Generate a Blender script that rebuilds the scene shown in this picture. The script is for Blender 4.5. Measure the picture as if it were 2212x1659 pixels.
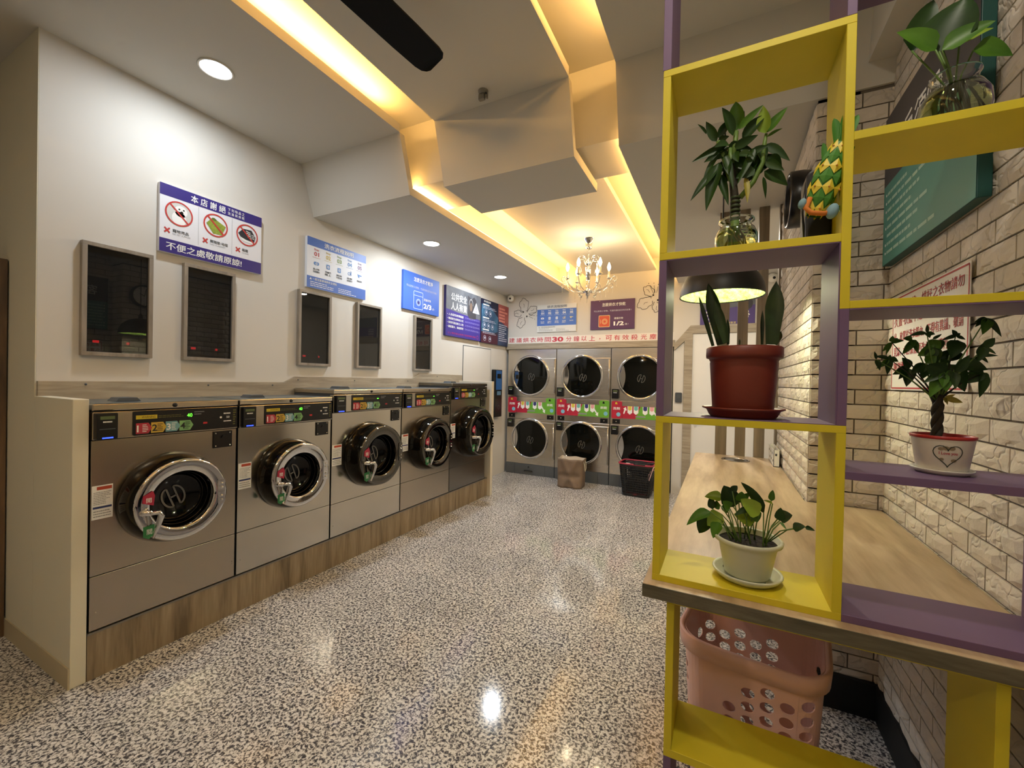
import bpy, bmesh, math, random
from mathutils import Vector, Matrix, Euler
for o in list(bpy.data.objects): bpy.data.objects.remove(o, do_unlink=True)
S = bpy.context.scene
COL = S.collection
PI = math.pi
random.seed(7)

# ------------------------------------------------------------------ camera, world, exposure, room lights
H = 1.5
cam_d = bpy.data.cameras.new('camera'); cam = bpy.data.objects.new('camera', cam_d); COL.objects.link(cam)
cam_d.sensor_width = 36.0; cam_d.lens = 36.0*899.76/2212; cam_d.clip_start = .02; cam_d.clip_end = 60
_r = Vector((0.8920031, 0.45155764, 0.02064386)); _u = Vector((-0.02213141, -0.00198751, 0.99975309)); _f = Vector((-0.45148718, 0.89223974, -0.00822074))
m = Matrix.Identity(4)
for i in range(3): m[i][0] = _r[i]; m[i][1] = _u[i]; m[i][2] = -_f[i]
m[0][3], m[1][3], m[2][3] = 0, 0, H
cam.matrix_world = m
S.camera = cam
S.view_settings.view_transform = 'Standard'; S.view_settings.look = 'None'
S.view_settings.gamma = 1.0; S.view_settings.use_curve_mapping = False
S.view_settings.exposure = 0.6
w = bpy.data.worlds.new('world'); S.world = w; w.use_nodes = True
w.node_tree.nodes['Background'].inputs[0].default_value = (.9, .95, 1, 1)
w.node_tree.nodes['Background'].inputs[1].default_value = .06

WARM = (1.0, .55, .15); COOL = (.84, .92, 1.0); NEUT = (1.0, .90, .74)
def area(name, loc, sx, sy, power, color, rot=(0, 0, 0), shape='RECTANGLE', spread=None):
    l = bpy.data.lights.new(name, 'AREA'); l.shape = shape; l.size = sx
    if shape in ('RECTANGLE', 'ELLIPSE'): l.size_y = sy
    l.energy = power; l.color = color
    if spread: l.spread = spread
    o = bpy.data.objects.new(name, l); o.location = loc; o.rotation_euler = rot; COL.objects.link(o); return o
# recessed downlights, then added fill lights: (x, y, ceiling height)
DOWN = [(-2.67, 1.38, 3.275), (-2.67, 3.40, 2.875), (-2.67, 4.87, 2.875)]
ADDED_FILL = [(.12, .55, 3.275), (-.15, -1.0, 3.275), (-2.2, -1.6, 3.275), (-.1, 4.6, 2.875)]  # fill lights added out of view to brighten the room, no fixtures modelled
for i, (x, y, z) in enumerate(DOWN+ADDED_FILL):
    area('downlight_and_fill_glow', (x, y, z-.012), .11, .11, [8, 11.5, 13, 9, 5, 10, 19][i], COOL if i < 3 else NEUT, shape='DISK')
# LED strips hidden on the ceiling lips
YN, YF, ZH, ZL = 2.31, 2.435, 3.275, 2.875
X1, X2, X3, X4 = -2.12, -1.81, -.84, -.57
area('led_glow', (X1-.09, -.2, ZH+.075), .03, 4.8, [38, 30, 20, 20][0], WARM, (0, PI+.9, 0))
area('led_glow', (X4+.09, -.2, ZH+.075), .03, 4.8, [38, 30, 20, 20][1], WARM, (0, PI-.9, 0))
area('led_glow', (X1-.04, 4.22, ZL+.08), .03, 3.6, [38, 30, 20, 20][2], WARM, (0, PI+.35, 0))
area('led_glow', (X4+.05, 4.25, ZL+.08), .03, 3.5, [38, 30, 20, 20][3], WARM, (0, PI-.35, 0))

# ------------------------------------------------------------------ helpers
def lin(c): return c/12.92 if c <= .04045 else ((c+.055)/1.055)**2.4
def hexc(h): h = h.lstrip('#'); return tuple(lin(int(h[i:i+2], 16)/255) for i in (0, 2, 4))+(1,)
MATS = {}
def mat(name, col, rough=.5, metal=0., emit=None, es=0., bump=None, coat=0., trans=0., alpha=None, var=None, spec=None, ior=None):
    """plain principled material; bump = (scale, strength, distance), var = (scale, second colour, amount)"""
    if name in MATS: return MATS[name]
    M = bpy.data.materials.new(name); M.use_nodes = True; nt = M.node_tree; b = nt.nodes['Principled BSDF']
    c = hexc(col) if isinstance(col, str) else tuple(col)+(1,)*(4-len(col))
    b.inputs['Base Color'].default_value = c; b.inputs['Roughness'].default_value = rough; b.inputs['Metallic'].default_value = metal
    if emit: b.inputs['Emission Color'].default_value = hexc(emit) if isinstance(emit, str) else tuple(emit)+(1,); b.inputs['Emission Strength'].default_value = es
    if coat: b.inputs['Coat Weight'].default_value = coat; b.inputs['Coat Roughness'].default_value = .05
    if trans: b.inputs['Transmission Weight'].default_value = trans
    if ior: b.inputs['IOR'].default_value = ior
    if spec is not None: b.inputs['Specular IOR Level'].default_value = spec
    if alpha is not None: b.inputs['Alpha'].default_value = alpha
    tc = nt.nodes.new('ShaderNodeTexCoord')
    if var:
        n = nt.nodes.new('ShaderNodeTexNoise'); n.inputs['Scale'].default_value = var[0]; n.inputs['Detail'].default_value = 4
        mx = nt.nodes.new('ShaderNodeMix'); mx.data_type = 'RGBA'
        mr = nt.nodes.new('ShaderNodeMapRange'); mr.inputs[1].default_value = .35; mr.inputs[2].default_value = .65; mr.inputs[4].default_value = var[2]
        nt.links.new(tc.outputs['Object'], n.inputs['Vector']); nt.links.new(n.outputs['Fac'], mr.inputs[0]); nt.links.new(mr.outputs[0], mx.inputs[0])
        mx.inputs[6].default_value = c; mx.inputs[7].default_value = hexc(var[1]); nt.links.new(mx.outputs[2], b.inputs['Base Color'])
    if bump:
        n = nt.nodes.new('ShaderNodeTexNoise'); n.inputs['Scale'].default_value = bump[0]; n.inputs['Detail'].default_value = 3
        bp = nt.nodes.new('ShaderNodeBump'); bp.inputs['Strength'].default_value = bump[1]; bp.inputs['Distance'].default_value = bump[2]
        nt.links.new(tc.outputs['Object'], n.inputs['Vector']); nt.links.new(n.outputs['Fac'], bp.inputs['Height']); nt.links.new(bp.outputs[0], b.inputs['Normal'])
    MATS[name] = M; return M

def wood(name, c1, c2, c3, scale, rough=.45):
    """streaky laminate; scale stretches the grain (small value = along the grain)"""
    M = bpy.data.materials.new(name); M.use_nodes = True; nt = M.node_tree; b = nt.nodes['Principled BSDF']
    tc = nt.nodes.new('ShaderNodeTexCoord'); mp = nt.nodes.new('ShaderNodeMapping'); mp.inputs['Scale'].default_value = scale
    n1 = nt.nodes.new('ShaderNodeTexNoise'); n1.inputs['Scale'].default_value = 1.0; n1.inputs['Detail'].default_value = 6; n1.inputs['Distortion'].default_value = .8
    n2 = nt.nodes.new('ShaderNodeTexNoise'); n2.inputs['Scale'].default_value = 6.0; n2.inputs['Detail'].default_value = 5
    rp = nt.nodes.new('ShaderNodeValToRGB'); e = rp.color_ramp.elements
    e[0].position = .3; e[0].color = hexc(c1); e[1].position = .7; e[1].color = hexc(c3)
    k = e.new(.5); k.color = hexc(c2)
    ad = nt.nodes.new('ShaderNodeMath'); ad.operation = 'MULTIPLY_ADD'; ad.inputs[1].default_value = .35; 
    nt.links.new(tc.outputs['Object'], mp.inputs[0]); nt.links.new(mp.outputs[0], n1.inputs['Vector']); nt.links.new(mp.outputs[0], n2.inputs['Vector'])
    sb = nt.nodes.new('ShaderNodeMath'); sb.operation = 'SUBTRACT'; sb.inputs[1].default_value = .5
    nt.links.new(n2.outputs['Fac'], sb.inputs[0]); nt.links.new(sb.outputs[0], ad.inputs[0]); nt.links.new(n1.outputs['Fac'], ad.inputs[2])
    nt.links.new(ad.outputs[0], rp.inputs[0]); nt.links.new(rp.outputs[0], b.inputs['Base Color'])
    bp = nt.nodes.new('ShaderNodeBump'); bp.inputs['Strength'].default_value = .15; bp.inputs['Distance'].default_value = .002
    nt.links.new(ad.outputs[0], bp.inputs['Height']); nt.links.new(bp.outputs[0], b.inputs['Normal'])
    b.inputs['Roughness'].default_value = rough
    MATS[name] = M; return M

def steel(name, col, rough, wave=.25, dist=.01, scale=(2.2, 2.2, 1.6)):
    """brushed stainless sheet with a gentle waviness that warps reflections"""
    M = bpy.data.materials.new(name); M.use_nodes = True; nt = M.node_tree; b = nt.nodes['Principled BSDF']
    b.inputs['Base Color'].default_value = hexc(col); b.inputs['Metallic'].default_value = 1.0
    tc = nt.nodes.new('ShaderNodeTexCoord'); mp = nt.nodes.new('ShaderNodeMapping'); mp.inputs['Scale'].default_value = scale
    n = nt.nodes.new('ShaderNodeTexNoise'); n.inputs['Scale'].default_value = 1.0; n.inputs['Detail'].default_value = 1.5
    bp = nt.nodes.new('ShaderNodeBump'); bp.inputs['Strength'].default_value = wave; bp.inputs['Distance'].default_value = dist
    mp2 = nt.nodes.new('ShaderNodeMapping'); mp2.inputs['Scale'].default_value = (3, 3, 400)
    n2 = nt.nodes.new('ShaderNodeTexNoise'); n2.inputs['Scale'].default_value = 1.0
    mr = nt.nodes.new('ShaderNodeMapRange'); mr.inputs[1].default_value = .3; mr.inputs[2].default_value = .7; mr.inputs[3].default_value = rough*.94; mr.inputs[4].default_value = rough*1.06
    nt.links.new(tc.outputs['Object'], mp.inputs[0]); nt.links.new(mp.outputs[0], n.inputs['Vector']); nt.links.new(n.outputs['Fac'], bp.inputs['Height'])
    nt.links.new(bp.outputs[0], b.inputs['Normal'])
    nt.links.new(tc.outputs['Object'], mp2.inputs[0]); nt.links.new(mp2.outputs[0], n2.inputs['Vector']); nt.links.new(n2.outputs['Fac'], mr.inputs[0]); nt.links.new(mr.outputs[0], b.inputs['Roughness'])
    MATS[name] = M; return M

class MB:
    def __init__(s): s.v = []; s.f = []; s.sm = []
    def add(s, vs, fs, smooth=False):
        n = len(s.v); s.v += [tuple(p) for p in vs]; s.f += [tuple(i+n for i in f) for f in fs]; s.sm += [smooth]*len(fs); return s
    def box(s, x0, x1, y0, y1, z0, z1):
        return s.add([(x, y, z) for z in (z0, z1) for y in (y0, y1) for x in (x0, x1)],
                     [(0, 2, 3, 1), (4, 5, 7, 6), (0, 1, 5, 4), (2, 6, 7, 3), (0, 4, 6, 2), (1, 3, 7, 5)])
    def prism(s, pts, a0, a1, ax='y', smooth=False):
        """polygon pts (2-D, counter-clockwise seen from -axis) swept along an axis"""
        def P(p, a): return {'y': (p[0], a, p[1]), 'x': (a, p[0], p[1]), 'z': (p[0], p[1], a)}[ax]
        n = len(pts); vs = [P(p, a0) for p in pts]+[P(p, a1) for p in pts]
        s.add(vs, [tuple(range(n)), tuple(range(2*n-1, n-1, -1))], False)
        k = len(s.v)-2*n
        for i in range(n):
            j = (i+1) % n; s.f.append((k+i, k+n+i, k+n+j, k+j)); s.sm.append(smooth)
        return s
    def lathe(s, prof, c=(0, 0, 0), ax='z', n=32, smooth=True, sx=1, sy=1, a0=0, a1=2*PI):
        full = abs(a1-a0-2*PI) < 1e-6; m_ = n if full else n+1
        vs = []
        for r, h in prof:
            for i in range(m_):
                a = a0+(a1-a0)*i/n; u, v = r*math.cos(a)*sx, r*math.sin(a)*sy
                p = {'z': (u, v, h), 'y': (u, -h, v), 'x': (h, u, v)}[ax]
                vs.append((p[0]+c[0], p[1]+c[1], p[2]+c[2]))
        fs = []
        for k in range(len(prof)-1):
            for i in range(n):
                j = (i+1) % m_; fs.append((k*m_+i, k*m_+j, (k+1)*m_+j, (k+1)*m_+i))
        return s.add(vs, fs, smooth)
    def tube(s, path, r, n=8, cap=True, flat=1.0):
        P = [Vector(p) for p in path]; rs = r if isinstance(r, (list, tuple)) else [r]*len(P)
        vs = []; up = None
        for i, p in enumerate(P):
            t = (P[min(i+1, len(P)-1)]-P[max(i-1, 0)]).normalized()
            if up is None: up = Vector((0, 0, 1)) if abs(t.z) < .9 else Vector((1, 0, 0))
            a = t.cross(up).normalized(); b_ = a.cross(t).normalized(); up = b_
            for k in range(n):
                q = 2*PI*k/n; vs.append(p+a*(rs[i]*math.cos(q))+b_*(rs[i]*flat*math.sin(q)))
        fs = [(i*n+k, i*n+(k+1) % n, (i+1)*n+(k+1) % n, (i+1)*n+k) for i in range(len(P)-1) for k in range(n)]
        if cap: fs += [tuple(range(n-1, -1, -1)), tuple((len(P)-1)*n+k for k in range(n))]
        return s.add(vs, fs, True)
    def ball(s, c, r, n=10, k=6, sx=1, sy=1, sz=1):
        prof = [(max(1e-4, r*math.sin(PI*i/k)), -r*math.cos(PI*i/k)*sz) for i in range(k+1)]
        return s.lathe(prof, c, 'z', n, True, sx, sy)
    def mesh(s, name='mesh'):
        me = bpy.data.meshes.new(name); me.from_pydata(s.v, [], s.f); me.validate(); me.update()
        if len(s.sm) == len(me.polygons): me.polygons.foreach_set('use_smooth', s.sm)
        return me

def tag(o, label=None, cat=None, group=None, kind=None):
    if label: o['label'] = label
    if cat: o['category'] = cat
    if group: o['group'] = group
    if kind: o['kind'] = kind
    return o
def ob(name, mb, m_, parent=None, loc=None, rot=None, bevel=0, solid=0, weld=False, seg=2):
    me = mb if isinstance(mb, bpy.types.Mesh) else mb.mesh(name)
    o = bpy.data.objects.new(name, me); COL.objects.link(o)
    if m_ is not None and not me.materials: me.materials.append(m_)
    if parent is not None: o.parent = parent
    if loc: o.location = loc
    if rot: o.rotation_euler = rot
    if weld: 
        bm = bmesh.new(); bm.from_mesh(me); bmesh.ops.remove_doubles(bm, verts=bm.verts, dist=1e-5); bm.to_mesh(me); bm.free()
    if solid: d = o.modifiers.new('solid', 'SOLIDIFY'); d.thickness = solid; d.offset = 0
    if bevel: d = o.modifiers.new('bevel', 'BEVEL'); d.width = bevel; d.segments = seg; d.limit_method = 'ANGLE'; d.angle_limit = .7
    return o
def thing(name, label, cat, loc=(0, 0, 0), rz=0., group=None, rot=None):
    o = bpy.data.objects.new(name, None); COL.objects.link(o); o.empty_display_size = .05
    o.location = loc; o.rotation_euler = rot or (0, 0, rz); return tag(o, label, cat, group)
def struct(name, mb, m_, label=None, **k): o = ob(name, mb, m_, **k); o['kind'] = 'structure'; 
def struct(name, mb, m_, label=None, **k):
    o = ob(name, mb, m_, **k); o['kind'] = 'structure'
    if label: o['label'] = label
    return o
def dup(root, loc, label=None):
    """copy a thing, its parts and their sub-parts"""
    r = root.copy(); COL.objects.link(r); r.location = loc
    if label: r['label'] = label
    for ch in list(root.children):
        c = ch.copy(); COL.objects.link(c); c.parent = r
        for g in list(ch.children): d = g.copy(); COL.objects.link(d); d.parent = c
    return r
def rrect(x0, x1, z0, z1, r, n=4):
    pts = []
    for cx, cz, a in ((x1-r, z0+r, -PI/2), (x1-r, z1-r, 0), (x0+r, z1-r, PI/2), (x0+r, z0+r, PI)):
        for i in range(n+1): t = a+PI/2*i/n; pts.append((cx+r*math.cos(t), cz+r*math.sin(t)))
    return pts
def quad(x0, x1, z0, z1, y=0):
    """flat printed rectangle facing -y"""
    return [(x0, y, z0), (x1, y, z0), (x1, y, z1), (x0, y, z1)], [(0, 1, 2, 3)]

_dg = None
TXT = {}
def text_mesh(body, bold=0.):
    thick = 0
    if any(ord(c) > 0x2e80 for c in body): thick, bold = bold, 0.
    key = (body, bold, thick)
    if key in TXT: return TXT[key]
    cu = bpy.data.curves.new('lettering', 'FONT'); cu.body = body; cu.size = 1; cu.resolution_u = 3; cu.offset = bold; cu.fill_mode = 'FRONT'
    o = bpy.data.objects.new('lettering', cu); COL.objects.link(o)
    bpy.context.view_layer.update()
    me = bpy.data.meshes.new_from_object(o.evaluated_get(bpy.context.evaluated_depsgraph_get()))
    vs = [tuple(v.co) for v in me.vertices]; fs = [tuple(p.vertices) for p in me.polygons]
    bpy.data.objects.remove(o); bpy.data.meshes.remove(me)
    if thick:   # heavier strokes for the Chinese characters: the outline repeated a hair to each side
        n = len(vs); d = .009 if thick < .015 else .016; V, F = [], []
        for k, (a, b) in enumerate(((-d, 0), (d, 0), (0, -d*.7), (0, d*.7))): V += [(v[0]+a, v[1]+b, k) for v in vs]; F += [tuple(i+k*n for i in f) for f in fs]
        vs, fs = V, F
    TXT[key] = (vs, fs); return TXT[key]
def put_text(mb, body, x0, x1, z0, z1, y=0., bold=0., fit='both'):
    """lettering laid out inside the box x0..x1, z0..z1, facing -y"""
    vs, fs = text_mesh(body, bold)
    if not vs: return mb
    ax, bx = min(v[0] for v in vs), max(v[0] for v in vs); az, bz = min(v[1] for v in vs), max(v[1] for v in vs)
    sx = (x1-x0)/max(1e-6, bx-ax); sz = (z1-z0)/max(1e-6, bz-az)
    if fit == 'h': sx = sz
    mb.add([(x0+(v[0]-ax)*sx, y-.00015*v[2], z0+(v[1]-az)*sz) for v in vs], fs); return mb
def ring(mb, cx, cz, r1, r2, y=0, n=28, a0=0., a1=2*PI, sx=1, sz=1):
    vs = []
    for i in range(n+1):
        a = a0+(a1-a0)*i/n
        vs += [(cx+r1*sx*math.cos(a), y, cz+r1*sz*math.sin(a)), (cx+r2*sx*math.cos(a), y, cz+r2*sz*math.sin(a))]
    return mb.add(vs, [(2*i, 2*i+1, 2*i+3, 2*i+2) for i in range(n)])
def disc(mb, cx, cz, r, y=0, n=24, sx=1, sz=1):
    return mb.add([(cx+r*sx*math.cos(2*PI*i/n), y, cz+r*sz*math.sin(2*PI*i/n)) for i in range(n)], [tuple(range(n))])
def poly(mb, pts, y=0): return mb.add([(p[0], y, p[1]) for p in pts], [tuple(range(len(pts)))])
def line(mb, pts, w_, y=0):
    """flat ribbon following 2-D points"""
    vs = []
    for i, p in enumerate(pts):
        a = pts[max(i-1, 0)]; b_ = pts[min(i+1, len(pts)-1)]
        dx, dz = b_[0]-a[0], b_[1]-a[1]; L = math.hypot(dx, dz) or 1; nx, nz = -dz/L*w_/2, dx/L*w_/2
        vs += [(p[0]+nx, y, p[1]+nz), (p[0]-nx, y, p[1]-nz)]
    return mb.add(vs, [(2*i, 2*i+1, 2*i+3, 2*i+2) for i in range(len(pts)-1)])
def bars(mb, x0, x1, z0, z1, n, y=0, fill=.55, seed=1):
    """rows of tiny unreadable print as dashes"""
    rd = random.Random(seed); h = (z1-z0)/n
    for i in range(n):
        z = z1-(i+.5)*h; x = x0; end = x1-(x1-x0)*rd.choice((0, 0, .1, .3))
        while x < end:
            L = rd.uniform(.06, .16)*(x1-x0); e = min(x+L, end)
            mb.add(*quad(x, e, z-h*fill/2, z+h*fill/2, y)); x = e+.02*(x1-x0)
    return mb

# ------------------------------------------------------------------ materials
wall_m = mat('warm white paint', '#d2cec5', .75, bump=(60, .05, .002))
ceil_m = mat('grey white ceiling paint', '#d0ccc2', .8, bump=(40, .04, .002))
cream_m = mat('cream paint', '#d8d3be', .7)
lami = wood('oak laminate vertical', '#6b5c47', '#8d7c62', '#a39278', (14, 14, 1.2))
lami_h = wood('grey oak laminate', '#8d8270', '#a0947f', '#b0a590', (2.0, 2.0, 30))
lami_s = wood('slat oak laminate', '#6f6353', '#82745f', '#938570', (20, 20, 1.0))
top_m = wood('light oak worktop', '#9b8468', '#b59e80', '#c8b396', (11, 1.4, 11), .35)
edge_m = wood('worktop edge', '#474334', '#5b5645', '#6e6853', (4, 30, 30), .5)
ss = steel('stainless steel front', '#b5aa9b', .24)
ss_b = steel('bright stainless steel', '#c6c0b4', .16, .35, .012)
ss_top = mat('galvanised lid', '#8f9aa0', .35, 1.0)
chrome = mat('chrome', '#d9d9da', .04, 1.0)
dchrome = mat('dark glossy chrome', '#2c2a24', .06, .85)
black = mat('black plastic', '#0c0c0e', .3)
blackg = mat('black gloss glass', '#050505', .08, 0, spec=.25)
drum = mat('dark drum', '#050505', .25, .4)
charcoal = mat('charcoal panel', '#45484c', .5)
white_p = mat('white print', '#eeeeea', .6)
whitepl = mat('white plastic', '#e6e3da', .35)
red_p = mat('red print', '#b5202c', .55)
YEL = mat('yellow green paint', '#d2c226', .55, bump=(90, .05, .001), var=(7, '#c8b81f', .5))
PUR = mat('purple paint', '#6c5579', .5, bump=(90, .05, .001), var=(7, '#654d70', .5))
glass = mat('clear glass', '#f4fbf6', .0, trans=1.0, ior=1.45)
water_m = mat('greenish water', '#d6dcae', .0, trans=1.0, ior=1.33)
soil = mat('dark potting soil', '#1a120b', .95, bump=(80, 1, .01))
leafD = mat('dark green leaf', '#1a330f', .45, var=(12, '#274515', 1.0), spec=.3)
leafM = mat('mid green leaf', '#3a6219', .45, var=(12, '#4e7720', 1.0), spec=.3)
leafL = mat('light green leaf', '#7d9c30', .4, var=(14, '#93ad3e', 1.0))
leafY = mat('yellowing leaf', '#a9963c', .5, var=(14, '#8f8a34', 1.0))
stemG = mat('green stem', '#5c7a34', .5)
stemD = mat('dark woody stem', '#2b2619', .8, bump=(60, .6, .004))

# ------------------------------------------------------------------ floor: polished granite tiles
def granite():
    M = bpy.data.materials.new('speckled granite'); M.use_nodes = True; nt = M.node_tree; b = nt.nodes['Principled BSDF']
    g = nt.nodes.new('ShaderNodeNewGeometry')
    n = nt.nodes.new('ShaderNodeTexNoise'); n.inputs['Scale'].default_value = 78; n.inputs['Detail'].default_value = 3.5; n.inputs['Roughness'].default_value = .62; n.inputs['Distortion'].default_value = .6
    rp = nt.nodes.new('ShaderNodeValToRGB'); e = rp.color_ramp.elements
    e[0].position = .40; e[0].color = hexc('#434248'); e[1].position = .60; e[1].color = hexc('#dcdad6')
    for p, c in ((.455, '#6a6766'), (.495, '#a9a49f'), (.53, '#cac7c1')): k = e.new(p); k.color = hexc(c)
    n2 = nt.nodes.new('ShaderNodeTexNoise'); n2.inputs['Scale'].default_value = 2.5
    mx = nt.nodes.new('ShaderNodeMix'); mx.data_type = 'RGBA'; mx.blend_type = 'MULTIPLY'; mx.inputs[0].default_value = 1
    r2 = nt.nodes.new('ShaderNodeMapRange'); r2.inputs[1].default_value = .3; r2.inputs[2].default_value = .7; r2.inputs[3].default_value = .9; r2.inputs[4].default_value = 1.08
    for q in (n, n2): nt.links.new(g.outputs['Position'], q.inputs['Vector'])
    nt.links.new(n.outputs['Fac'], rp.inputs[0]); nt.links.new(n2.outputs['Fac'], r2.inputs[0])
    nt.links.new(rp.outputs[0], mx.inputs[6]); nt.links.new(r2.outputs[0], mx.inputs[7]); nt.links.new(mx.outputs[2], b.inputs['Base Color'])
    b.inputs['Roughness'].default_value = .09; b.inputs['Specular IOR Level'].default_value = .45
    return M
gran = granite()
fl = struct('floor', MB().box(-7.2, 1.2, -3.2, 6.9, -.08, -.012), mat('dark joint', '#3a3733', .9), 'polished grey and white speckled granite floor')
T = .8
tile_me = MB().box(-T/2+.0008, T/2-.0008, -T/2+.0008, T/2-.0008, -.012, 0).mesh('tile')
for i in range(-9, 2):
    for j in range(-6, 7):
        x, y = -.437-T/2+T*(i+1), 1.54+T/2+T*j
        if y > 6.4 or x < -6 or y < -3.2: continue
        ob('tile', tile_me, gran, fl, (x, y, 0))

# ------------------------------------------------------------------ ceiling
XL, XR, YB = -3.19, .665, 6.067
LIP = .06
def slantbox(mb, x0, x1, t=.05):
    """sloping drop between the high and the low ceiling"""
    return mb.prism([(YN, ZH+.001), (YF, ZL+.0015), (YF+t, ZL+.0015), (YN+t, ZH+.001)], x0+.0006, x1-.0006, 'x')
cw = struct('ceiling', MB().box(-7.2, 1.2, -3.2, 6.9, 3.55, 3.62), ceil_m, 'grey white plaster ceiling with sunken light slots')
def cpart(name, mb, label=None, m_=None, **k):
    o = ob(name, mb, m_ or ceil_m, cw, **k)
    if label: o['label'] = label
    return o
b = MB(); b.box(-7.2, X1, -3.2, YN, ZH, ZH+LIP); slantbox(b, XL, X1); b.box(XL, X1, YF-.0004, YB, ZL, ZL+LIP); cpart('left_ceiling_board', b)
b = MB(); b.box(X4, 1.2, -3.2, YN, ZH, ZH+LIP); slantbox(b, X4, XR); b.box(X4, 1.2, YF-.0004, YB+.0, ZL, ZL+LIP); cpart('right_ceiling_board', b)
b = MB(); b.box(X2, X3, -3.2, YN, ZH, ZH+LIP); slantbox(b, X2, X3); b.box(X2, X3, YF-.0004, 2.955, ZL, ZL+LIP); cpart('centre_ceiling_board', b)
b = MB(); b.box(-3.1, .6, -3.2, 2.53, 3.46, 3.52); b.box(-3.1, .6, 2.53, 2.975, 2.975, 3.52); cpart('slot_backing', b)
b = MB(); b.box(-2.37, -.2, 2.975, YB, 3.25, 3.3); b.box(-2.37, -2.29, 2.975, YB, 2.935, 3.25); b.box(-.30, -.22, 2.975, YB, 2.935, 3.25); cpart('recess_shell', b)
cpart('raised_panel', MB().box(-1.862, -.857, 2.975, YB, 3.08, 3.13), 'raised ceiling panel carrying the chandelier')
cpart('soffit', MB().box(.555, XR+.1, -3.2, 2.43, 2.97, 3.275))
ledm = mat('warm led strip', (1, .7, .3), .5, emit=(1, .66, .28), es=10)
for x, y0, y1, z in ((X1-.075, -2.6, 2.2, ZH+LIP+.004), (X4+.075, -2.6, 2.2, ZH+LIP+.004), (X1-.018, 2.45, YB-.05, ZL+LIP+.004), (X4+.022, 2.45, YB-.05, ZL+LIP+.004)):
    cpart('led_strip', MB().box(x-.006, x+.006, y0, y1, z, z+.006), m_=ledm)

# ------------------------------------------------------------------ walls
wl = struct('wall_left', MB().box(XL-.15, XL, .8155, 6.5, 0, 3.3), wall_m, 'white wall behind the washers')
struct('wall_front', MB().box(-7.2, XL, .811, .815, 0, 3.3), cream_m, 'cream wall beyond the low partition')
wb = struct('wall_back', MB().box(-3.4, -.605, YB, 6.5, 2.006, 3.3).box(-.605, 1.2, YB, 6.5, 0, 3.3).box(-3.4, -.605, 6.45, 6.5, 0, 2.006), wall_m, 'white wall above the dryers')
struct('wall_rear', MB().box(-7.2, 1.2, -3.3, -3.2, 0, 3.3), wall_m)
struct('wall_far_left', MB().box(-7.3, -7.2, -3.3, 1, 0, 3.3), cream_m)
# low partitions at the two ends of the washer row
struct('wall_partition_near', MB().box(XL, -2.71, .811, .868, 0, 1.369), cream_m, 'low cream partition at the near end of the washers', bevel=.003)
struct('wall_partition_far', MB().box(XL, -2.663, 4.69, 4.745, 0, 1.483), mat('cream white paint', '#ddd5c2', .6), 'low cream partition at the far end of the washers', bevel=.003)
struct('baseboard_front', MB().box(-7.2, -2.712, .805, .811, 0, .10), mat('beige skirting', '#b9ad8f', .5), 'beige skirting at the foot of the partition')
# wooden trim with two steps behind the washers
b = MB(); b.prism([(.817, 1.10), (4.763, 1.10), (4.763, 1.560), (3.87, 1.560), (3.74, 1.500), (2.275, 1.497), (2.182, 1.449), (.817, 1.447)], XL, XL+.02, 'x')
tr = struct('trim_1', b, lami_h, 'grey oak board with two steps behind the washer tops', bevel=.0015)
for y, z in ((1.0, 1.43), (1.62, 1.425), (2.08, 1.425), (2.3, 1.47), (2.9, 1.47), (3.66, 1.47), (4.2, 1.53)):
    ob('screw', MB().lathe([(.0001, .0045), (.004, .004), (.006, .0)], (XL+.02, y, z), 'x', 8), charcoal, tr)
struct('trim_2', MB().box(XL, -.595, YB-.025, YB, 2.008, 2.098), lami_h, 'grey oak rail above the dryers', bevel=.0015)
# flush service door in the left wall
d1 = struct('door_1', MB().box(XL, XL+.006, 4.80, 5.55, 0.0, 1.965), wall_m, 'flush white service door in the left wall', bevel=.001)
ob('reveal', MB().box(XL, XL+.003, 4.79, 5.56, 0, 1.975), charcoal, d1)
# service door right of the dryers and its oak surround
b = MB(); b.prism([(-.60, 1.955), (-.37, 2.175), (.45, 2.175), (.45, 2.285), (-.40, 2.285), (-.60, 2.045)], YB-.03, YB, 'y')
t3 = struct('trim_3', b, lami_h, 'sloping oak casing above the white service door', bevel=.0015)
ob('upright', MB().box(-.472, -.37, YB-.032, YB, 0, 2.18), lami_h, t3, bevel=.0015)
d2 = struct('door_2', MB().box(-.37, .45, YB-.012, YB, 0.01, 2.175), mat('white door paint', '#e2e0da', .5), 'white service door behind the oak slats', bevel=.002)
ob('door_knob', MB().ball((0, 0, 0), .022).lathe([(.008, 0), (.008, .03)], (0, 0, 0), 'y', 10), charcoal, d2, (-.31, YB-.045, 1.0))
# oak slats standing between the worktop and the ceiling
sc = thing('slat_screen', 'screen of oak slats between the worktop end and the ceiling', 'screen', (0, 3.722, 0))
for x0, x1 in ((-.035, .035), (.105, .165), (.236, .293), (.372, .412)):
    ob('slat', MB().box(x0-.012, x1, 0, .07, .0, ZL), lami_s, sc, bevel=.0015)

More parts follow.
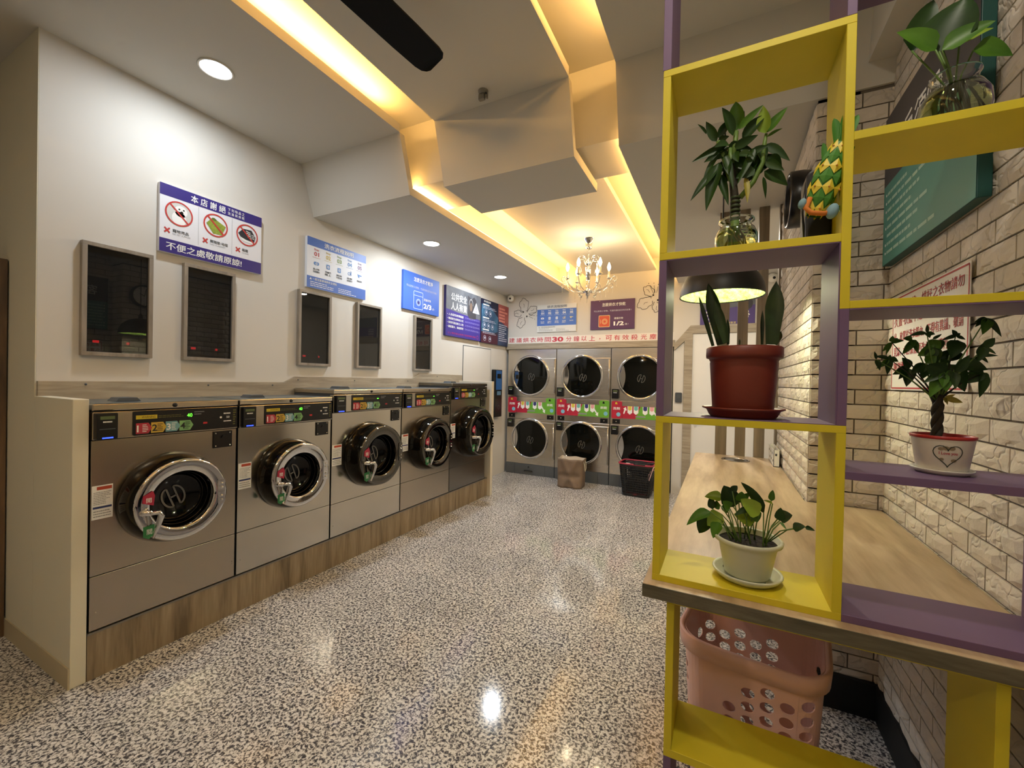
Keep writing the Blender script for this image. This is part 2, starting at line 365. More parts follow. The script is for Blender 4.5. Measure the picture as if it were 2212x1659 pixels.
# ------------------------------------------------------------------ brick clad walls (moulded stone-look bricks)
def brick_mat():
    M = bpy.data.materials.new('rock faced brick'); M.use_nodes = True; nt = M.node_tree; b_ = nt.nodes['Principled BSDF']
    g = nt.nodes.new('ShaderNodeNewGeometry'); oi = nt.nodes.new('ShaderNodeObjectInfo')
    n = nt.nodes.new('ShaderNodeTexNoise'); n.inputs['Scale'].default_value = 28; n.inputs['Detail'].default_value = 6; n.inputs['Roughness'].default_value = .65
    vo = nt.nodes.new('ShaderNodeTexVoronoi'); vo.feature = 'DISTANCE_TO_EDGE'; vo.inputs['Scale'].default_value = 9
    nd = nt.nodes.new('ShaderNodeTexNoise'); nd.inputs['Scale'].default_value = 14
    mixv = nt.nodes.new('ShaderNodeMix'); mixv.data_type = 'VECTOR'; mixv.inputs[0].default_value = .12
    nt.links.new(g.outputs['Position'], nd.inputs['Vector']); nt.links.new(g.outputs['Position'], mixv.inputs[4]); nt.links.new(nd.outputs['Color'], mixv.inputs[5]); nt.links.new(mixv.outputs[1], vo.inputs['Vector'])
    nt.links.new(g.outputs['Position'], n.inputs['Vector'])
    cr = nt.nodes.new('ShaderNodeMapRange'); cr.inputs[1].default_value = 0; cr.inputs[2].default_value = .06
    nt.links.new(vo.outputs['Distance'], cr.inputs[0])
    ma = nt.nodes.new('ShaderNodeMath'); ma.operation = 'MULTIPLY_ADD'; ma.inputs[1].default_value = .9
    nt.links.new(n.outputs['Fac'], ma.inputs[0]); nt.links.new(cr.outputs[0], ma.inputs[2])
    bp = nt.nodes.new('ShaderNodeBump'); bp.inputs['Strength'].default_value = .55; bp.inputs['Distance'].default_value = .006
    nt.links.new(ma.outputs[0], bp.inputs['Height']); nt.links.new(bp.outputs[0], b_.inputs['Normal'])
    mx = nt.nodes.new('ShaderNodeMix'); mx.data_type = 'RGBA'; mx.inputs[6].default_value = hexc('#c9bfb0'); mx.inputs[7].default_value = hexc('#d9d0c3')
    nt.links.new(oi.outputs['Random'], mx.inputs[0]); nt.links.new(mx.outputs[2], b_.inputs['Base Color']); b_.inputs['Roughness'].default_value = .8
    return M
brm = brick_mat()
joint = mat('dark brick joint', '#6f6558', .9)
BL, BH, CH, Z0 = .1885, .0625, .0685, 1.217-.0685*17-.0685
def brick_mesh(seed):
    rd = random.Random(seed); nx, nz = 4, 3; w_, h_ = BL-.006, BH; vs = []; fs = []
    for j in range(nz+1):
        for i in range(nx+1):
            edge = i in (0, nx) or j in (0, nz)
            d = .005 if edge else .011+rd.uniform(-.003, .004)
            vs.append((-w_/2+w_*i/nx+(0 if edge else rd.uniform(-.006, .006)), -d, -h_/2+h_*j/nz+(0 if edge else rd.uniform(-.004, .004))))
    for j in range(nz):
        for i in range(nx): a = j*(nx+1)+i; fs.append((a, a+1, a+nx+2, a+nx+1))
    per = [i for i in range(nx)]+[nx+j*(nx+1) for j in range(nz)]+[nz*(nx+1)+nx-i for i in range(nx)]+[(nz-j)*(nx+1) for j in range(nz)]
    k = len(vs); vs += [(vs[p][0]*1.0, 0, vs[p][2]) for p in per]
    for i in range(len(per)): j = (i+1) % len(per); fs.append((per[i], k+i, k+j, per[j]))
    return MB().add(vs, fs).mesh('brick')
bricks = [brick_mesh(s) for s in range(5)]
for bm_ in bricks: bm_.materials.append(brm)
def brick_face(name, p0, p1, ztop, label, off=0., z_parts=(0, 9), backing=.08):
    """clad the vertical face from p0 to p1 (left to right seen from the room)"""
    p0, p1 = Vector((*p0, 0)), Vector((*p1, 0)); d = (p1-p0); L = d.length; d.normalize(); rz = math.atan2(d.y, d.x)
    bk = MB().box(0, L, 0, backing, 0, ztop)
    root = struct(name, bk, joint, label, loc=p0, rot=(0, 0, rz))
    rest = MB(); k = 0; row = 0; z = Z0
    while z < ztop:
        zz0, zz1 = max(z+.003, 0.0), min(z+.003+BH, ztop)
        if zz1-zz0 > .012:
            x = -((off+(row % 2)*BL/2) % BL)
            while x < L-.004:
                a, c = max(x+.003, 0), min(x+BL-.003, L)
                if c-a > .012:
                    sx, sz = (c-a)/(BL-.006), (zz1-zz0)/BH
                    if z_parts[0] <= z <= z_parts[1] and k < 298:
                        o = bpy.data.objects.new('brick', random.choice(bricks)); COL.objects.link(o); o.parent = root
                        o.location = ((a+c)/2, 0, (zz0+zz1)/2); o.scale = (sx, 1, sz); k += 1
                    else:
                        me = random.choice(bricks); rest.add([((a+c)/2+v.co.x*sx, v.co.y, (zz0+zz1)/2+v.co.z*sz) for v in me.vertices], [tuple(p.vertices) for p in me.polygons])
                x += BL
        z += CH; row += 1
    if rest.v: r_ = ob('bricks', rest, brm, root); r_['kind'] = 'stuff'
    return root
brick_face('wall_right', (XR, 2.45), (XR, .95), 2.975, 'brick clad right wall with the teal board', off=.115, z_parts=(.5, 9))
brick_face('wall_right_rear', (XR, .95), (XR, -3.2), 2.975, 'brick clad right wall behind the viewer', off=.115+1.5, z_parts=(8, 9))
brick_face('wall_stub', (.38, 2.45), (XR, 2.45), ZL, 'narrow brick clad return beside the shelves', off=.115, backing=.2)
brick_face('wall_right_inner', (.38, 3.715), (.38, 2.45), ZL, 'brightly lit brick clad wall along the worktop', off=.03, z_parts=(.75, 9), backing=.16)
struct('wall_right_far', MB().box(.9, 1.05, 3.8, YB, 0, 3.3), wall_m)
struct('wall_niche', MB().box(.42, 1.05, 3.69, 3.8, 0, 3.3), wall_m)
struct('baseboard_right', MB().box(XR-.02, XR-.001, -3.0, 2.43, 0, .16), mat('black skirting', '#0b0b0c', .6), 'black skirting under the worktop')
struct('baseboard_stub', MB().box(.385, XR-.02, 2.415, 2.44, 0, .16), MATS['black skirting'], 'black skirting below the narrow brick return')

# ------------------------------------------------------------------ dark windows in the left wall
fr_m = wood('grey oak frame', '#7d7365', '#8f8577', '#9d9384', (12, 12, 2))
dk = mat('unlit room beyond', '#0b0a08', .9)
pane_m = mat('dark window glass', '#050505', .02, 0, spec=.6)
redled = mat('red digits', '#ff3030', .5, emit='#ff2a30', es=4)
blu = mat('dark blue plastic', '#16202e', .35)
for k, y0 in enumerate((.975, 1.462, 2.292, 2.912, 3.752)):
    y1 = y0+.322; z0, z1 = 1.592, 2.228; t = .022
    wn = struct(f'window_{k+1}', MB().box(XL+.001, XL+.004, y0+.01, y1-.01, z0+.01, z1-.01), dk, f'narrow dark window in a grey oak frame, number {k+1} from the near end')
    wn['label'] = ('nearest', 'second nearest', 'third', 'fourth', 'farthest')[k]+' narrow dark window in a grey oak frame above the washers'
    for a0, a1, c0, c1 in ((y0, y1, z1-t, z1), (y0, y1, z0, z0+t), (y0, y0+t, z0+t, z1-t), (y1-t, y1, z0+t, z1-t)):
        ob('window_frame', MB().box(XL+.001, XL+.034, a0, a1, c0, c1), fr_m, wn, bevel=.0015)
    ob('pane', MB().box(XL+.014, XL+.018, y0+t, y1-t, z0+t, z1-t), glass if 0 else mat('tinted pane', '#50504e', .01, trans=.85, ior=1.5), wn)
    if k < 4:
        for q in range(3):
            yy = y0+.04+q*.075
            u = ob('readout', MB().box(XL+.005, XL+.012, yy, yy+.058, z0+t, z0+t+.075), blu, wn, bevel=.002)
            if k < 3: ob('digit', MB().box(XL+.0122, XL+.0128, yy+.012, yy+(.026 if q else .04), z0+t+.052, z0+t+.066), redled if q != 1 else mat('grey digits', '#77828c', .5), u)
            ob('slot', MB().box(XL+.0122, XL+.0128, yy+.012, yy+.046, z0+t+.02, z0+t+.03), mat('pale blue label', '#5b7f9c', .5), u)

# ------------------------------------------------------------------ plinth and washers
pl = thing('plinth', 'oak laminate plinth under the row of washers', 'plinth', (-2.71, .87, 0))
ob('front_board', MB().box(-.018, 0, 0, 3.818, 0, .222), lami, pl, bevel=.001)
ob('top_edge', MB().box(-.018, .002, 0, 3.818, .2225, .232), mat('grey metal edge', '#8b8880', .35, .8), pl)
ob('core', MB().box(-.46, -.02, 0, 3.818, 0, .23), charcoal, pl)

def h_emblem(R, y, tilt=.35):
    """round monogram printed on the glass: two half moons joined by a bar"""
    b = MB(); t = R*.16
    def rot(p): return (p[0]*math.cos(tilt)-p[1]*math.sin(tilt), p[0]*math.sin(tilt)+p[1]*math.cos(tilt))
    for s in (-1, 1):
        arc = [(s*(R*.30+R*.62*math.cos(a)), R*.95*math.sin(a)) for a in [(-PI/2+PI*i/14) for i in range(15)]]
        line(b, [rot(p) for p in arc], t, y)
        line(b, [rot((s*R*.30, -R*.95)), rot((s*R*.30, R*.95))], t, y)
    line(b, [rot((-R*.3, 0)), rot((R*.3, 0))], t, y)
    return b
green_led = mat('green digits', '#39ff3a', .5, emit='#6cff3c', es=1.3)
blue_led = mat('blue light', '#2a48ff', .5, emit='#2a44ff', es=2.5)
emb_m = mat('grey print on glass', '#6e6a64', .5)
STK = [('#b03040', '1'), ('#c9a83e', '2'), ('#74a5ad', '3'), ('#7fb274', '4')]
def washer(y0, w_, h_, zc, split, R, cz, cx, label, dark, digits, steel_m):
    """y0 near edge, w width, h height above the plinth, zc underside of the console, R door radius, (cx, cz) door centre"""
    t = thing('front_loading_washer', label, 'washing machine', (-2.71, y0, .235), PI/2, 'front-loading washers along the left wall')
    g = .006; W_ = w_-2*g; bz = zc
    ob('cabinet', MB().box(g+.004, w_-g-.004, .012, .46, 0, h_-.035), charcoal, t)
    ob('lower_panel', MB().box(g, w_-g, 0, .012, .004, split-.003), steel_m, t, bevel=.002)
    ob('front_panel', MB().box(g, w_-g, 0, .012, split, bz-.004), steel_m, t, bevel=.002)
    ob('console', MB().box(g, w_-g, -.012, .03, bz, h_-.04), steel_m, t, bevel=.003)
    ld = ob('top_lid', MB().box(g-.002, w_-g+.002, -.016, .46, h_-.034, h_), steel_m, t, bevel=.005)
    ob('lid_sheet', MB().box(g+.01, w_-g-.01, .0, .455, h_, h_+.002), ss_top, ld)
    ob('vent_cap', MB().prism([(w_*.2, h_+.002), (w_*.36, h_+.002), (w_*.335, h_+.022), (w_*.225, h_+.022)], .12, .22, 'y'), mat('grey plastic', '#4e5357', .4), t, bevel=.002)
    ob('lock', MB().lathe([(.0001, .022), (.009, .022), (.012, .018), (.012, .014)], (w_*.5, 0, h_-.018), 'y', 12), black, t)
    # black control panel with its printed stickers
    px0, px1, pz0, pz1 = w_*.232, w_-g-.004, bz+.006, h_-.043
    cp = ob('control_panel', MB().prism(rrect(px0, px1, pz0, pz1, .008), -.016, -.010, 'y'), black, t)
    pw, ph = px1-px0, pz1-pz0; yy = -.0165
    sx = px0+.012
    for i, (c, ch) in enumerate(STK):
        sw = pw*.125; x = sx+i*sw*1.0; z0_, z1_ = pz0+ph*.06, pz0+ph*(.50+.0*i)
        s_ = ob('sticker', poly(MB(), [(x, z0_), (x+sw*.82, z0_), (x+sw*1.06, (z0_+z1_)/2), (x+sw*.82, z1_), (x, z1_)], yy-.0002*(4-i)), mat('sticker '+c, c, .5), cp)
        s_['label'] = ('red', 'yellow', 'pale blue', 'green')[i]+' step sticker'
        lt = put_text(MB(), ch, x+sw*.06, x+sw*.3, z0_+ph*.07, z1_-ph*.09, yy-.0015, .02, 'h'); bars(lt, x+sw*.42, x+sw*.8, z0_+ph*.05, z1_-ph*.05, 5, yy-.0015, .4, i)
        ob('lettering', lt, white_p if i in (0, 2) else mat('dark print', '#2a2a22', .6), s_)
    wl_ = ob('warning_strip', MB().add(*quad(px0+.012, px0+pw*.2, pz1-ph*.34, pz1-ph*.18, yy)), mat('yellow print', '#cdb82c', .5), cp)
    ob('lettering', put_text(MB(), 'WARNING', px0+pw*.07, px0+pw*.185, pz1-ph*.305, pz1-ph*.215, yy-.0006), mat('dark print', '#2a2a22'), wl_)
    ob('fine_print', bars(MB(), px0+pw*.21, px0+pw*.44, pz1-ph*.34, pz1-ph*.2, 2, yy, .3, 5), mat('olive print', '#6d6a35', .6), cp)
    if digits: ob('display_digits', put_text(MB(), digits, px0+pw*.47, px0+pw*.52, pz1-ph*.36, pz1-ph*.2, yy, .01), green_led, cp)
    else: ob('display_digits', MB().add(*quad(px0+pw*.46, px0+pw*.495, pz1-ph*.31, pz1-ph*.26, yy)), green_led, cp)
    ob('fine_print', bars(MB(), px0+pw*.54, px0+pw*.64, pz1-ph*.3, pz1-ph*.1, 2, yy, .4, 8), mat('grey print', '#8a8a8a', .6), cp)
    b = MB(); bars(b, px0+pw*.845, px0+pw*.92, pz1-ph*.34, pz1-ph*.24, 1, yy, .6); bars(b, px0+pw*.845, px0+pw*.93, pz0+ph*.3, pz0+ph*.38, 1, yy, .6)
    put_text(b, '50', px0+pw*.875, px0+pw*.91, pz0+ph*.48, pz0+ph*.58, yy, .01); disc(b, px0+pw*.815, pz0+ph*.53, .006, yy)
    ob('price_print', b, white_p, cp)
    ob('red_button', MB().box(px0+pw*.63, px0+pw*.67, yy-.001, yy+.001, pz0+ph*.28, pz0+ph*.36), red_p, cp)
    ob('side_print', bars(MB(), px0+pw*.95, px0+pw*.985, pz0+ph*.12, pz1-ph*.1, 7, yy, .5, 3), mat('olive print', '#6d6a35'), cp)
    # card reader
    rx0, rx1, rz0, rz1 = g+.006, g+.006+w_*.115, bz+.001, h_-.045
    rd = ob('card_reader', MB().prism(rrect(rx0, rx1, rz0, rz1, .006), -.042, -.010, 'y'), black, t, bevel=.002)
    ob('lcd', MB().add(*quad(rx0+.012, rx1-.012, rz1-.03, rz1-.014, -.0425)), mat('green grey lcd', '#5c6a45', .3), rd)
    ob('lettering', bars(MB(), rx0+.022, rx1-.022, rz1-.046, rz1-.038, 1, -.0425, .8), white_p, rd)
    ob('card_slot', MB().box(rx0+.01, rx1-.01, -.0435, -.042, rz0+.05, rz0+.054), mat('grey plastic', '#4e5357'), rd)
    ob('blue_light', MB().box(rx0+.02, rx1-.018, -.0435, -.041, rz0+.006, rz0+.012), blue_led, rd)
    # square black coin plate with four screws
    qx1 = w_-g-.028; qx0 = qx1-.105; qz1 = bz-.012; qz0 = qz1-.1
    q = ob('coin_plate', MB().box(qx0, qx1, -.008, 0, qz0, qz1), black, t, bevel=.002)
    for a in (0, 1):
        for c in (0, 1): ob('screw', MB().lathe([(.0001, .011), (.004, .0105), (.005, .008)], (qx0+.012+a*.08, 0, qz0+.012+c*.076), 'y', 8), chrome, q)
    ob('coin_mouth', MB().prism([(qx0+.04, qz0+.06), (qx0+.07, qz0+.06), (qx0+.062, qz0+.075), (qx0+.048, qz0+.075)], -.014, -.008, 'y'), black, q)
    # warning label left of the door
    lx0, lx1, lz1 = g+.004, g+.004+w_*.115, cz+.12; lz0 = lz1-.165
    lb = ob('warning_label', MB().box(lx0, lx1, -.0012, 0, lz0, lz1), white_p, t)
    ob('red_band', MB().add(*quad(lx0+.018, lx1-.004, lz1-.022, lz1-.006, -.0018)), mat('label red', '#b5482f', .5), lb)
    ob('blue_band', MB().add(*quad(lx0+.004, lx1-.004, lz0+.052, lz0+.062, -.0018)), mat('label blue', '#27356b', .5), lb)
    ob('print', bars(MB(), lx0+.006, lx1-.006, lz0+.07, lz1-.03, 8, -.0018, .35, 4), mat('grey print', '#8a8a8a'), lb)
    ob('print', bars(MB(), lx0+.006, lx1-.006, lz0+.008, lz0+.045, 3, -.0018, .35, 7), mat('grey print', '#8a8a8a'), lb)
    # door
    c = (cx, 0, cz); k = R/.235; D = .125*k
    ob('door_collar', MB().lathe([(R*1.0, 0), (R*1.02, .016*k), (R*.99, .05*k), (R*.955, D*.72), (R*.90, D*.93)], c, 'y', 64), dchrome, t)
    rm = chrome if not dark else mat('smoky chrome', '#6a6761', .05, 1.0)
    dr = ob('door_ring', MB().lathe([(R*.90, D*.90), (R*.915, D*.96), (R*.905, D*1.01), (R*.88, D*1.04), (R*.86, D*1.045), (R*.68, D*1.02), (R*.645, D*1.0), (R*.625, D*.95), (R*.612, D*.7)], c, 'y', 64), rm, t)
    gl = ob('door_glass', MB().lathe([(R*.615, D*.78), (R*.585, D*.55), (R*.545, D*.33), (R*.48, D*.2), (R*.02, D*.16)], c, 'y', 48), blackg, t)
    for q_, k2 in ((.34, .55), (.6, .59)): ob('glass_ridge', MB().lathe([(R*k2, D*q_+.004), (R*(k2-.015), D*q_+.002), (R*k2, D*q_)], c, 'y', 48), mat('dark glass ridge', '#2a2825', .1, .5), gl)
    ob('monogram', h_emblem(R*.24, 0), emb_m, t, (cx-R*.02, -D*.205, cz+.0))
    # hinge rivets on the right of the ring
    hg = ob('hinge_plate', MB().prism(rrect(cx+R*.70, cx+R*.86, cz-R*.3, cz+R*.3, .012), -D*1.05-.002, -D*.92, 'y'), rm, t)
    for z in (-.2, -.1, .1, .2): ob('rivet', MB().ball((cx+R*.785, -D*1.05-.004, cz+z*R), .0065*k, 10, 6), chrome, hg)
    # latch handle on the left
    hd = MB(); hx = cx-R*.68
    hd.tube([(hx-R*.12, -D*.95, cz-R*.12), (hx+R*.02, -D*1.28, cz-R*.13)], .014*k, 10)
    hd.tube([(hx+R*.0, -D*1.27, cz-R*.13), (hx+R*.13, -D*1.35, cz-R*.12), (hx+R*.17, -D*1.36, cz-R*.2), (hx+R*.13, -D*1.32, cz-R*.4), (hx+R*.04, -D*1.3, cz-R*.66)], [.016*k, .021*k, .023*k, .018*k, .009*k], 12, True, .6)
    ob('handle', hd, chrome, t)
    s1 = ob('red_sticker', poly(MB(), [(hx-R*.1, cz+.02*k), (hx+R*.1, cz+.0*k), (hx+R*.12, cz+.05*k), (hx+.02*k, cz+.075*k), (hx-R*.09, cz+.055*k)], -D*1.055), mat('crimson sticker', '#a8233f', .5), t)
    ob('lettering', put_text(MB(), '開', hx-.008*k, hx+.014*k, cz+.018*k, cz+.042*k, -D*1.06), white_p, s1)
    s2 = ob('green_sticker', poly(MB(), [(hx-R*.08, cz-.15*k), (hx+R*.02, cz-.165*k), (hx+R*.12, cz-.145*k), (hx+R*.12, cz-.095*k), (hx-R*.08, cz-.10*k)], -D*1.055), mat('green sticker', '#2f7a45', .5), t)
    ob('lettering', put_text(MB(), '關', hx-.004*k, hx+.018*k, cz-.142*k, cz-.115*k, -D*1.06), white_p, s2)
    for x, z in ((w_-.02, .1), (w_-.02, .085), (.03, .09)): ob('rivet', MB().ball((x, -.001, z), .003, 8, 4), chrome, t)
    return t
washer(.870, .683, 1.110, .935, .270, .237, .590, .340, 'steel front-loading washer nearest the viewer, beside the cream partition, display reading 40', 0, '40', ss)
washer(1.553, .705, 1.110, .935, .270, .237, .585, .365, 'steel front-loading washer second from the viewer, display reading 40', 0, '40', ss_b)
washer(2.258, .790, 1.165, .985, .265, .272, .610, .405, 'third steel washer from the viewer, the first of the taller ones', 1, '', ss_b)
washer(3.048, .795, 1.165, .985, .265, .272, .610, .390, 'fourth steel washer from the viewer, between two tall washers', 1, '', ss)
washer(3.843, .785, 1.220, 1.043, .268, .302, .645, .435, 'tallest and farthest steel washer, against the far partition', 1, '', steel('dim stainless steel', '#8d8880', .22))

# ------------------------------------------------------------------ stacked dryers on the back wall
dry_glass = mat('dark dryer glass', '#0b0c09', .05, 0, spec=.35)
emb_d = mat('faint print on dryer glass', '#4f4d47', .5)
warmin = mat('drum inside glimpse', '#2c2718', .3, .5)
ss_d = steel('silver steel sheet', '#d3cdc3', .26, .3, .012)
def dryer(x0, label, steel_m):
    t = thing('stacked_dryer', label, 'dryer', (x0, YB, 0), 0, 'stacked tumble dryers on the back wall')
    w_ = .842
    ob('cabinet', MB().box(.006, w_-.006, 0.012, .30, 0, 2.0), charcoal, t)
    ob('upper_panel', MB().box(.004, w_-.002, -.01, .012, 1.245, 2.003), steel_m, t, bevel=.003)
    ob('middle_panel', MB().box(.004, w_-.002, -.01, .012, .895, 1.242), steel_m, t, bevel=.002)
    ob('lower_panel', MB().box(.004, w_-.002, -.01, .012, .172, .892), steel_m, t, bevel=.003)
    bs = ob('base_panel', MB().box(.004, w_-.002, -.012, .012, 0, .168), mat('dark grey enamel', '#56595b', .45), t, bevel=.002)
    ob('base_seam', MB().box(.155, .158, -.0128, -.012, 0, .168).box(w_-.16, w_-.157, -.0128, -.012, 0, .168), black, bs)
    ob('lint_handle', MB().tube([(.33, -.014, .055), (.335, -.02, .068), (.47, -.02, .068), (.475, -.014, .055)], .005, 8), black, bs)
    ob('lock', MB().lathe([(.0001, .02), (.010, .018), (.012, .012)], (.405, 0, .125), 'y', 10), black, bs)
    for cz, pz0, pz1, nm in ((1.585, 1.30, 1.86, 'upper'), (.585, .285, .850, 'lower')):
        cx = .415; R = .325
        dp = ob('door_plate', MB().box(cx, .835, -.026, -.010, pz0, pz1), steel_m, t, bevel=.004)
        ob('hinge_bar', MB().tube([(.822, -.03, pz0+.02), (.822, -.03, pz1-.02)], .009, 8), chrome, dp)
        rg = ob('door_ring', MB().lathe([(R, .01), (R*1.0, .028), (R*.985, .042), (R*.95, .05), (R*.90, .046), (R*.885, .03), (R*.885, .015)], (cx, 0, cz), 'y', 56), chrome, t)
        gl = ob('door_glass', MB().lathe([(R*.89, .026), (R*.6, .034), (R*.01, .038)], (cx, 0, cz), 'y', 48), dry_glass, t)
        # polished thumb recess on the left
        b = MB(); n = 12; a = .62
        pts = [(cx-R*.87*math.cos(a*(2*i/n-1)), cz+R*.87*math.sin(a*(2*i/n-1))) for i in range(n+1)]
        pts += [(cx-R*.87*math.cos(a)+R*.10*math.sin(PI*i/n), cz+R*.87*math.sin(a)*(1-2*i/n)) for i in range(1, n)]
        b.prism(pts, -.044, -.030, 'y'); ob('thumb_plate', b, chrome, rg, bevel=.003)
        ob('monogram', h_emblem(R*.17, -.0392, -.3), emb_d, gl, (cx+.02, 0, cz-.02))
    # card readers, red and green leaflets, printed band
    for z0_, z1_ in ((1.27, 1.41), (.752, .885)):
        r_ = ob('card_reader', MB().prism(rrect(.026, .126, z0_, z1_, .008), -.045, -.01, 'y'), black, t, bevel=.002)
        ob('lcd', MB().add(*quad(.045, .108, z1_-.04, z1_-.02, -.0455)), mat('green grey lcd', '#5c6a45'), r_)
        ob('lettering', bars(MB(), .05, .1, z1_-.06, z1_-.05, 1, -.0455, .7), white_p, r_)
    band = ob('instruction_band', MB().box(.172, .685, -.0125, -.01, .99, 1.168), mat('crimson print', '#b02038', .5), t)
    y = -.0132
    ob('green_half', poly(MB(), [(.36, .99), (.685, .99), (.685, 1.168), (.43, 1.168)], y), mat('bright green print', '#67a532', .5), band)
    for i, (c, x) in enumerate((('#d8c24a', .25), ('#6fb5ae', .335), ('#2c3270', .46), ('#dfa0a0', .55))):
        bd = MB(); poly(bd, [(x, 1.075), (x+.033, 1.05), (x+.066, 1.075), (x+.066, 1.168), (x, 1.168)], y-.0006)
        o = ob('badge', bd, white_p, band); 
        ob('badge_top', poly(MB(), [(x+.008, 1.12), (x+.033, 1.105), (x+.058, 1.12), (x+.058, 1.168), (x+.008, 1.168)], y-.0012), mat('badge '+c, c, .5), band)
    ar = MB(); ar2 = MB(); poly(ar, [(.19, 1.06), (.205, 1.055), (.225, 1.11), (.24, 1.105), (.225, 1.155), (.19, 1.13), (.205, 1.12)], y-.0006)
    poly(ar2, [(.60, 1.10), (.615, 1.11), (.655, 1.05), (.672, 1.06), (.67, 1.0), (.63, 1.02), (.642, 1.035)], y-.0006)
    ob('arrow', ar, white_p, band); ob('arrow', ar2, white_p, band)
    ob('grey_strip', MB().prism(rrect(.36, .50, 1.015, 1.035, .009), y-.001, y, 'y'), mat('grey print', '#8a8a8a'), band)
    for nm, x0_, c in (('red_leaflet', .024, '#b02038'), ('green_leaflet', .684, '#67a532')):
        lf = ob(nm, MB().prism(rrect(x0_, x0_+.148, .985, 1.235, .022), -.022, -.010, 'y'), mat('leaflet edge '+c, c, .45), t)
        yy = -.0226
        ob('ornament', disc(MB(), x0_+.1, 1.045, .03, yy), mat('pale blue badge', '#79b8cf', .5), lf)
        ob('lettering', put_text(MB(), '洗劑' if c == '#b02038' else '烘乾', x0_+.02, x0_+.12, 1.11, 1.15, yy, .02), white_p, lf)
        ob('ornament', poly(MB(), [(x0_+.05, 1.19), (x0_+.085, 1.19), (x0_+.075, 1.22), (x0_+.055, 1.22)], yy), mat('yellow print', '#cdb82c') if c == '#b02038' else black, lf)
    for x0_, x1_, z0_, z1_ in ((.036, .146, .907, .973), (.704, .813, .904, .97)):
        cpl = ob('coin_plate', MB().box(x0_, x1_, -.014, -.01, z0_, z1_), black, t, bevel=.001)
        ob('lock', MB().lathe([(.0001, .018), (.006, .017), (.008, .014)], ((x0_+x1_)/2, 0, (z0_+z1_)/2), 'y', 8), chrome, cpl)
    return t
dA = dryer(-3.145, 'stacked steel dryer beside the left wall, its lower front uncovered', ss_d)
dup(dA, (-2.301, YB, 0), 'middle stacked steel dryer, behind the brown laundry bag')
dup(dA, (-1.456, YB, 0), 'right-hand stacked steel dryer, behind the black laundry basket')

# ------------------------------------------------------------------ change machine on the left wall
t = thing('payment_machine', 'narrow blue and black payment machine on the left wall', 'machine', (XL+.006, 5.59, .93), PI/2)
ob('housing', MB().box(0, .22, -.07, 0, 0, .735), black, t, bevel=.006)
ob('blue_panel', MB().box(.02, .2, -.074, -.07, .42, .72), mat('machine blue', '#2d5f9e', .4), t, bevel=.002)
ob('display', MB().box(.05, .17, -.077, -.074, .60, .67), black, t)
ob('label', MB().box(.05, .17, -.0765, -.074, .34, .40), mat('pale blue label', '#5b7f9c'), t)
b = MB(); ring(b, .11, .15, .028, .033, -.0745); ob('ornament', b, emb_m, t)

# ------------------------------------------------------------------ sign boards (front faces -y in their own frame)
def board(name, label, w_, h_, col, loc, rz, depth=.028, side=None, cat='sign'):
    t = thing(name, label, cat, loc, rz)
    ob('board', MB().box(0, w_, -depth, 0, 0, h_), side or mat('board side '+col, col, .5), t, bevel=.0015)
    return t, -depth-.0006
def L(t, mb, m_, name='lettering'): return ob(name, mb, m_, t)
navy = mat('indigo print', '#33287a', .45); blueS = mat('sky blue print', '#3f68b8', .45); blueB = mat('bright blue board', '#3a6ad0', .45)
purB = mat('dark purple board', '#56335c', .5); greyp = mat('grey print', '#8a8a8a'); indig = mat('deep indigo', '#332b72', .45)
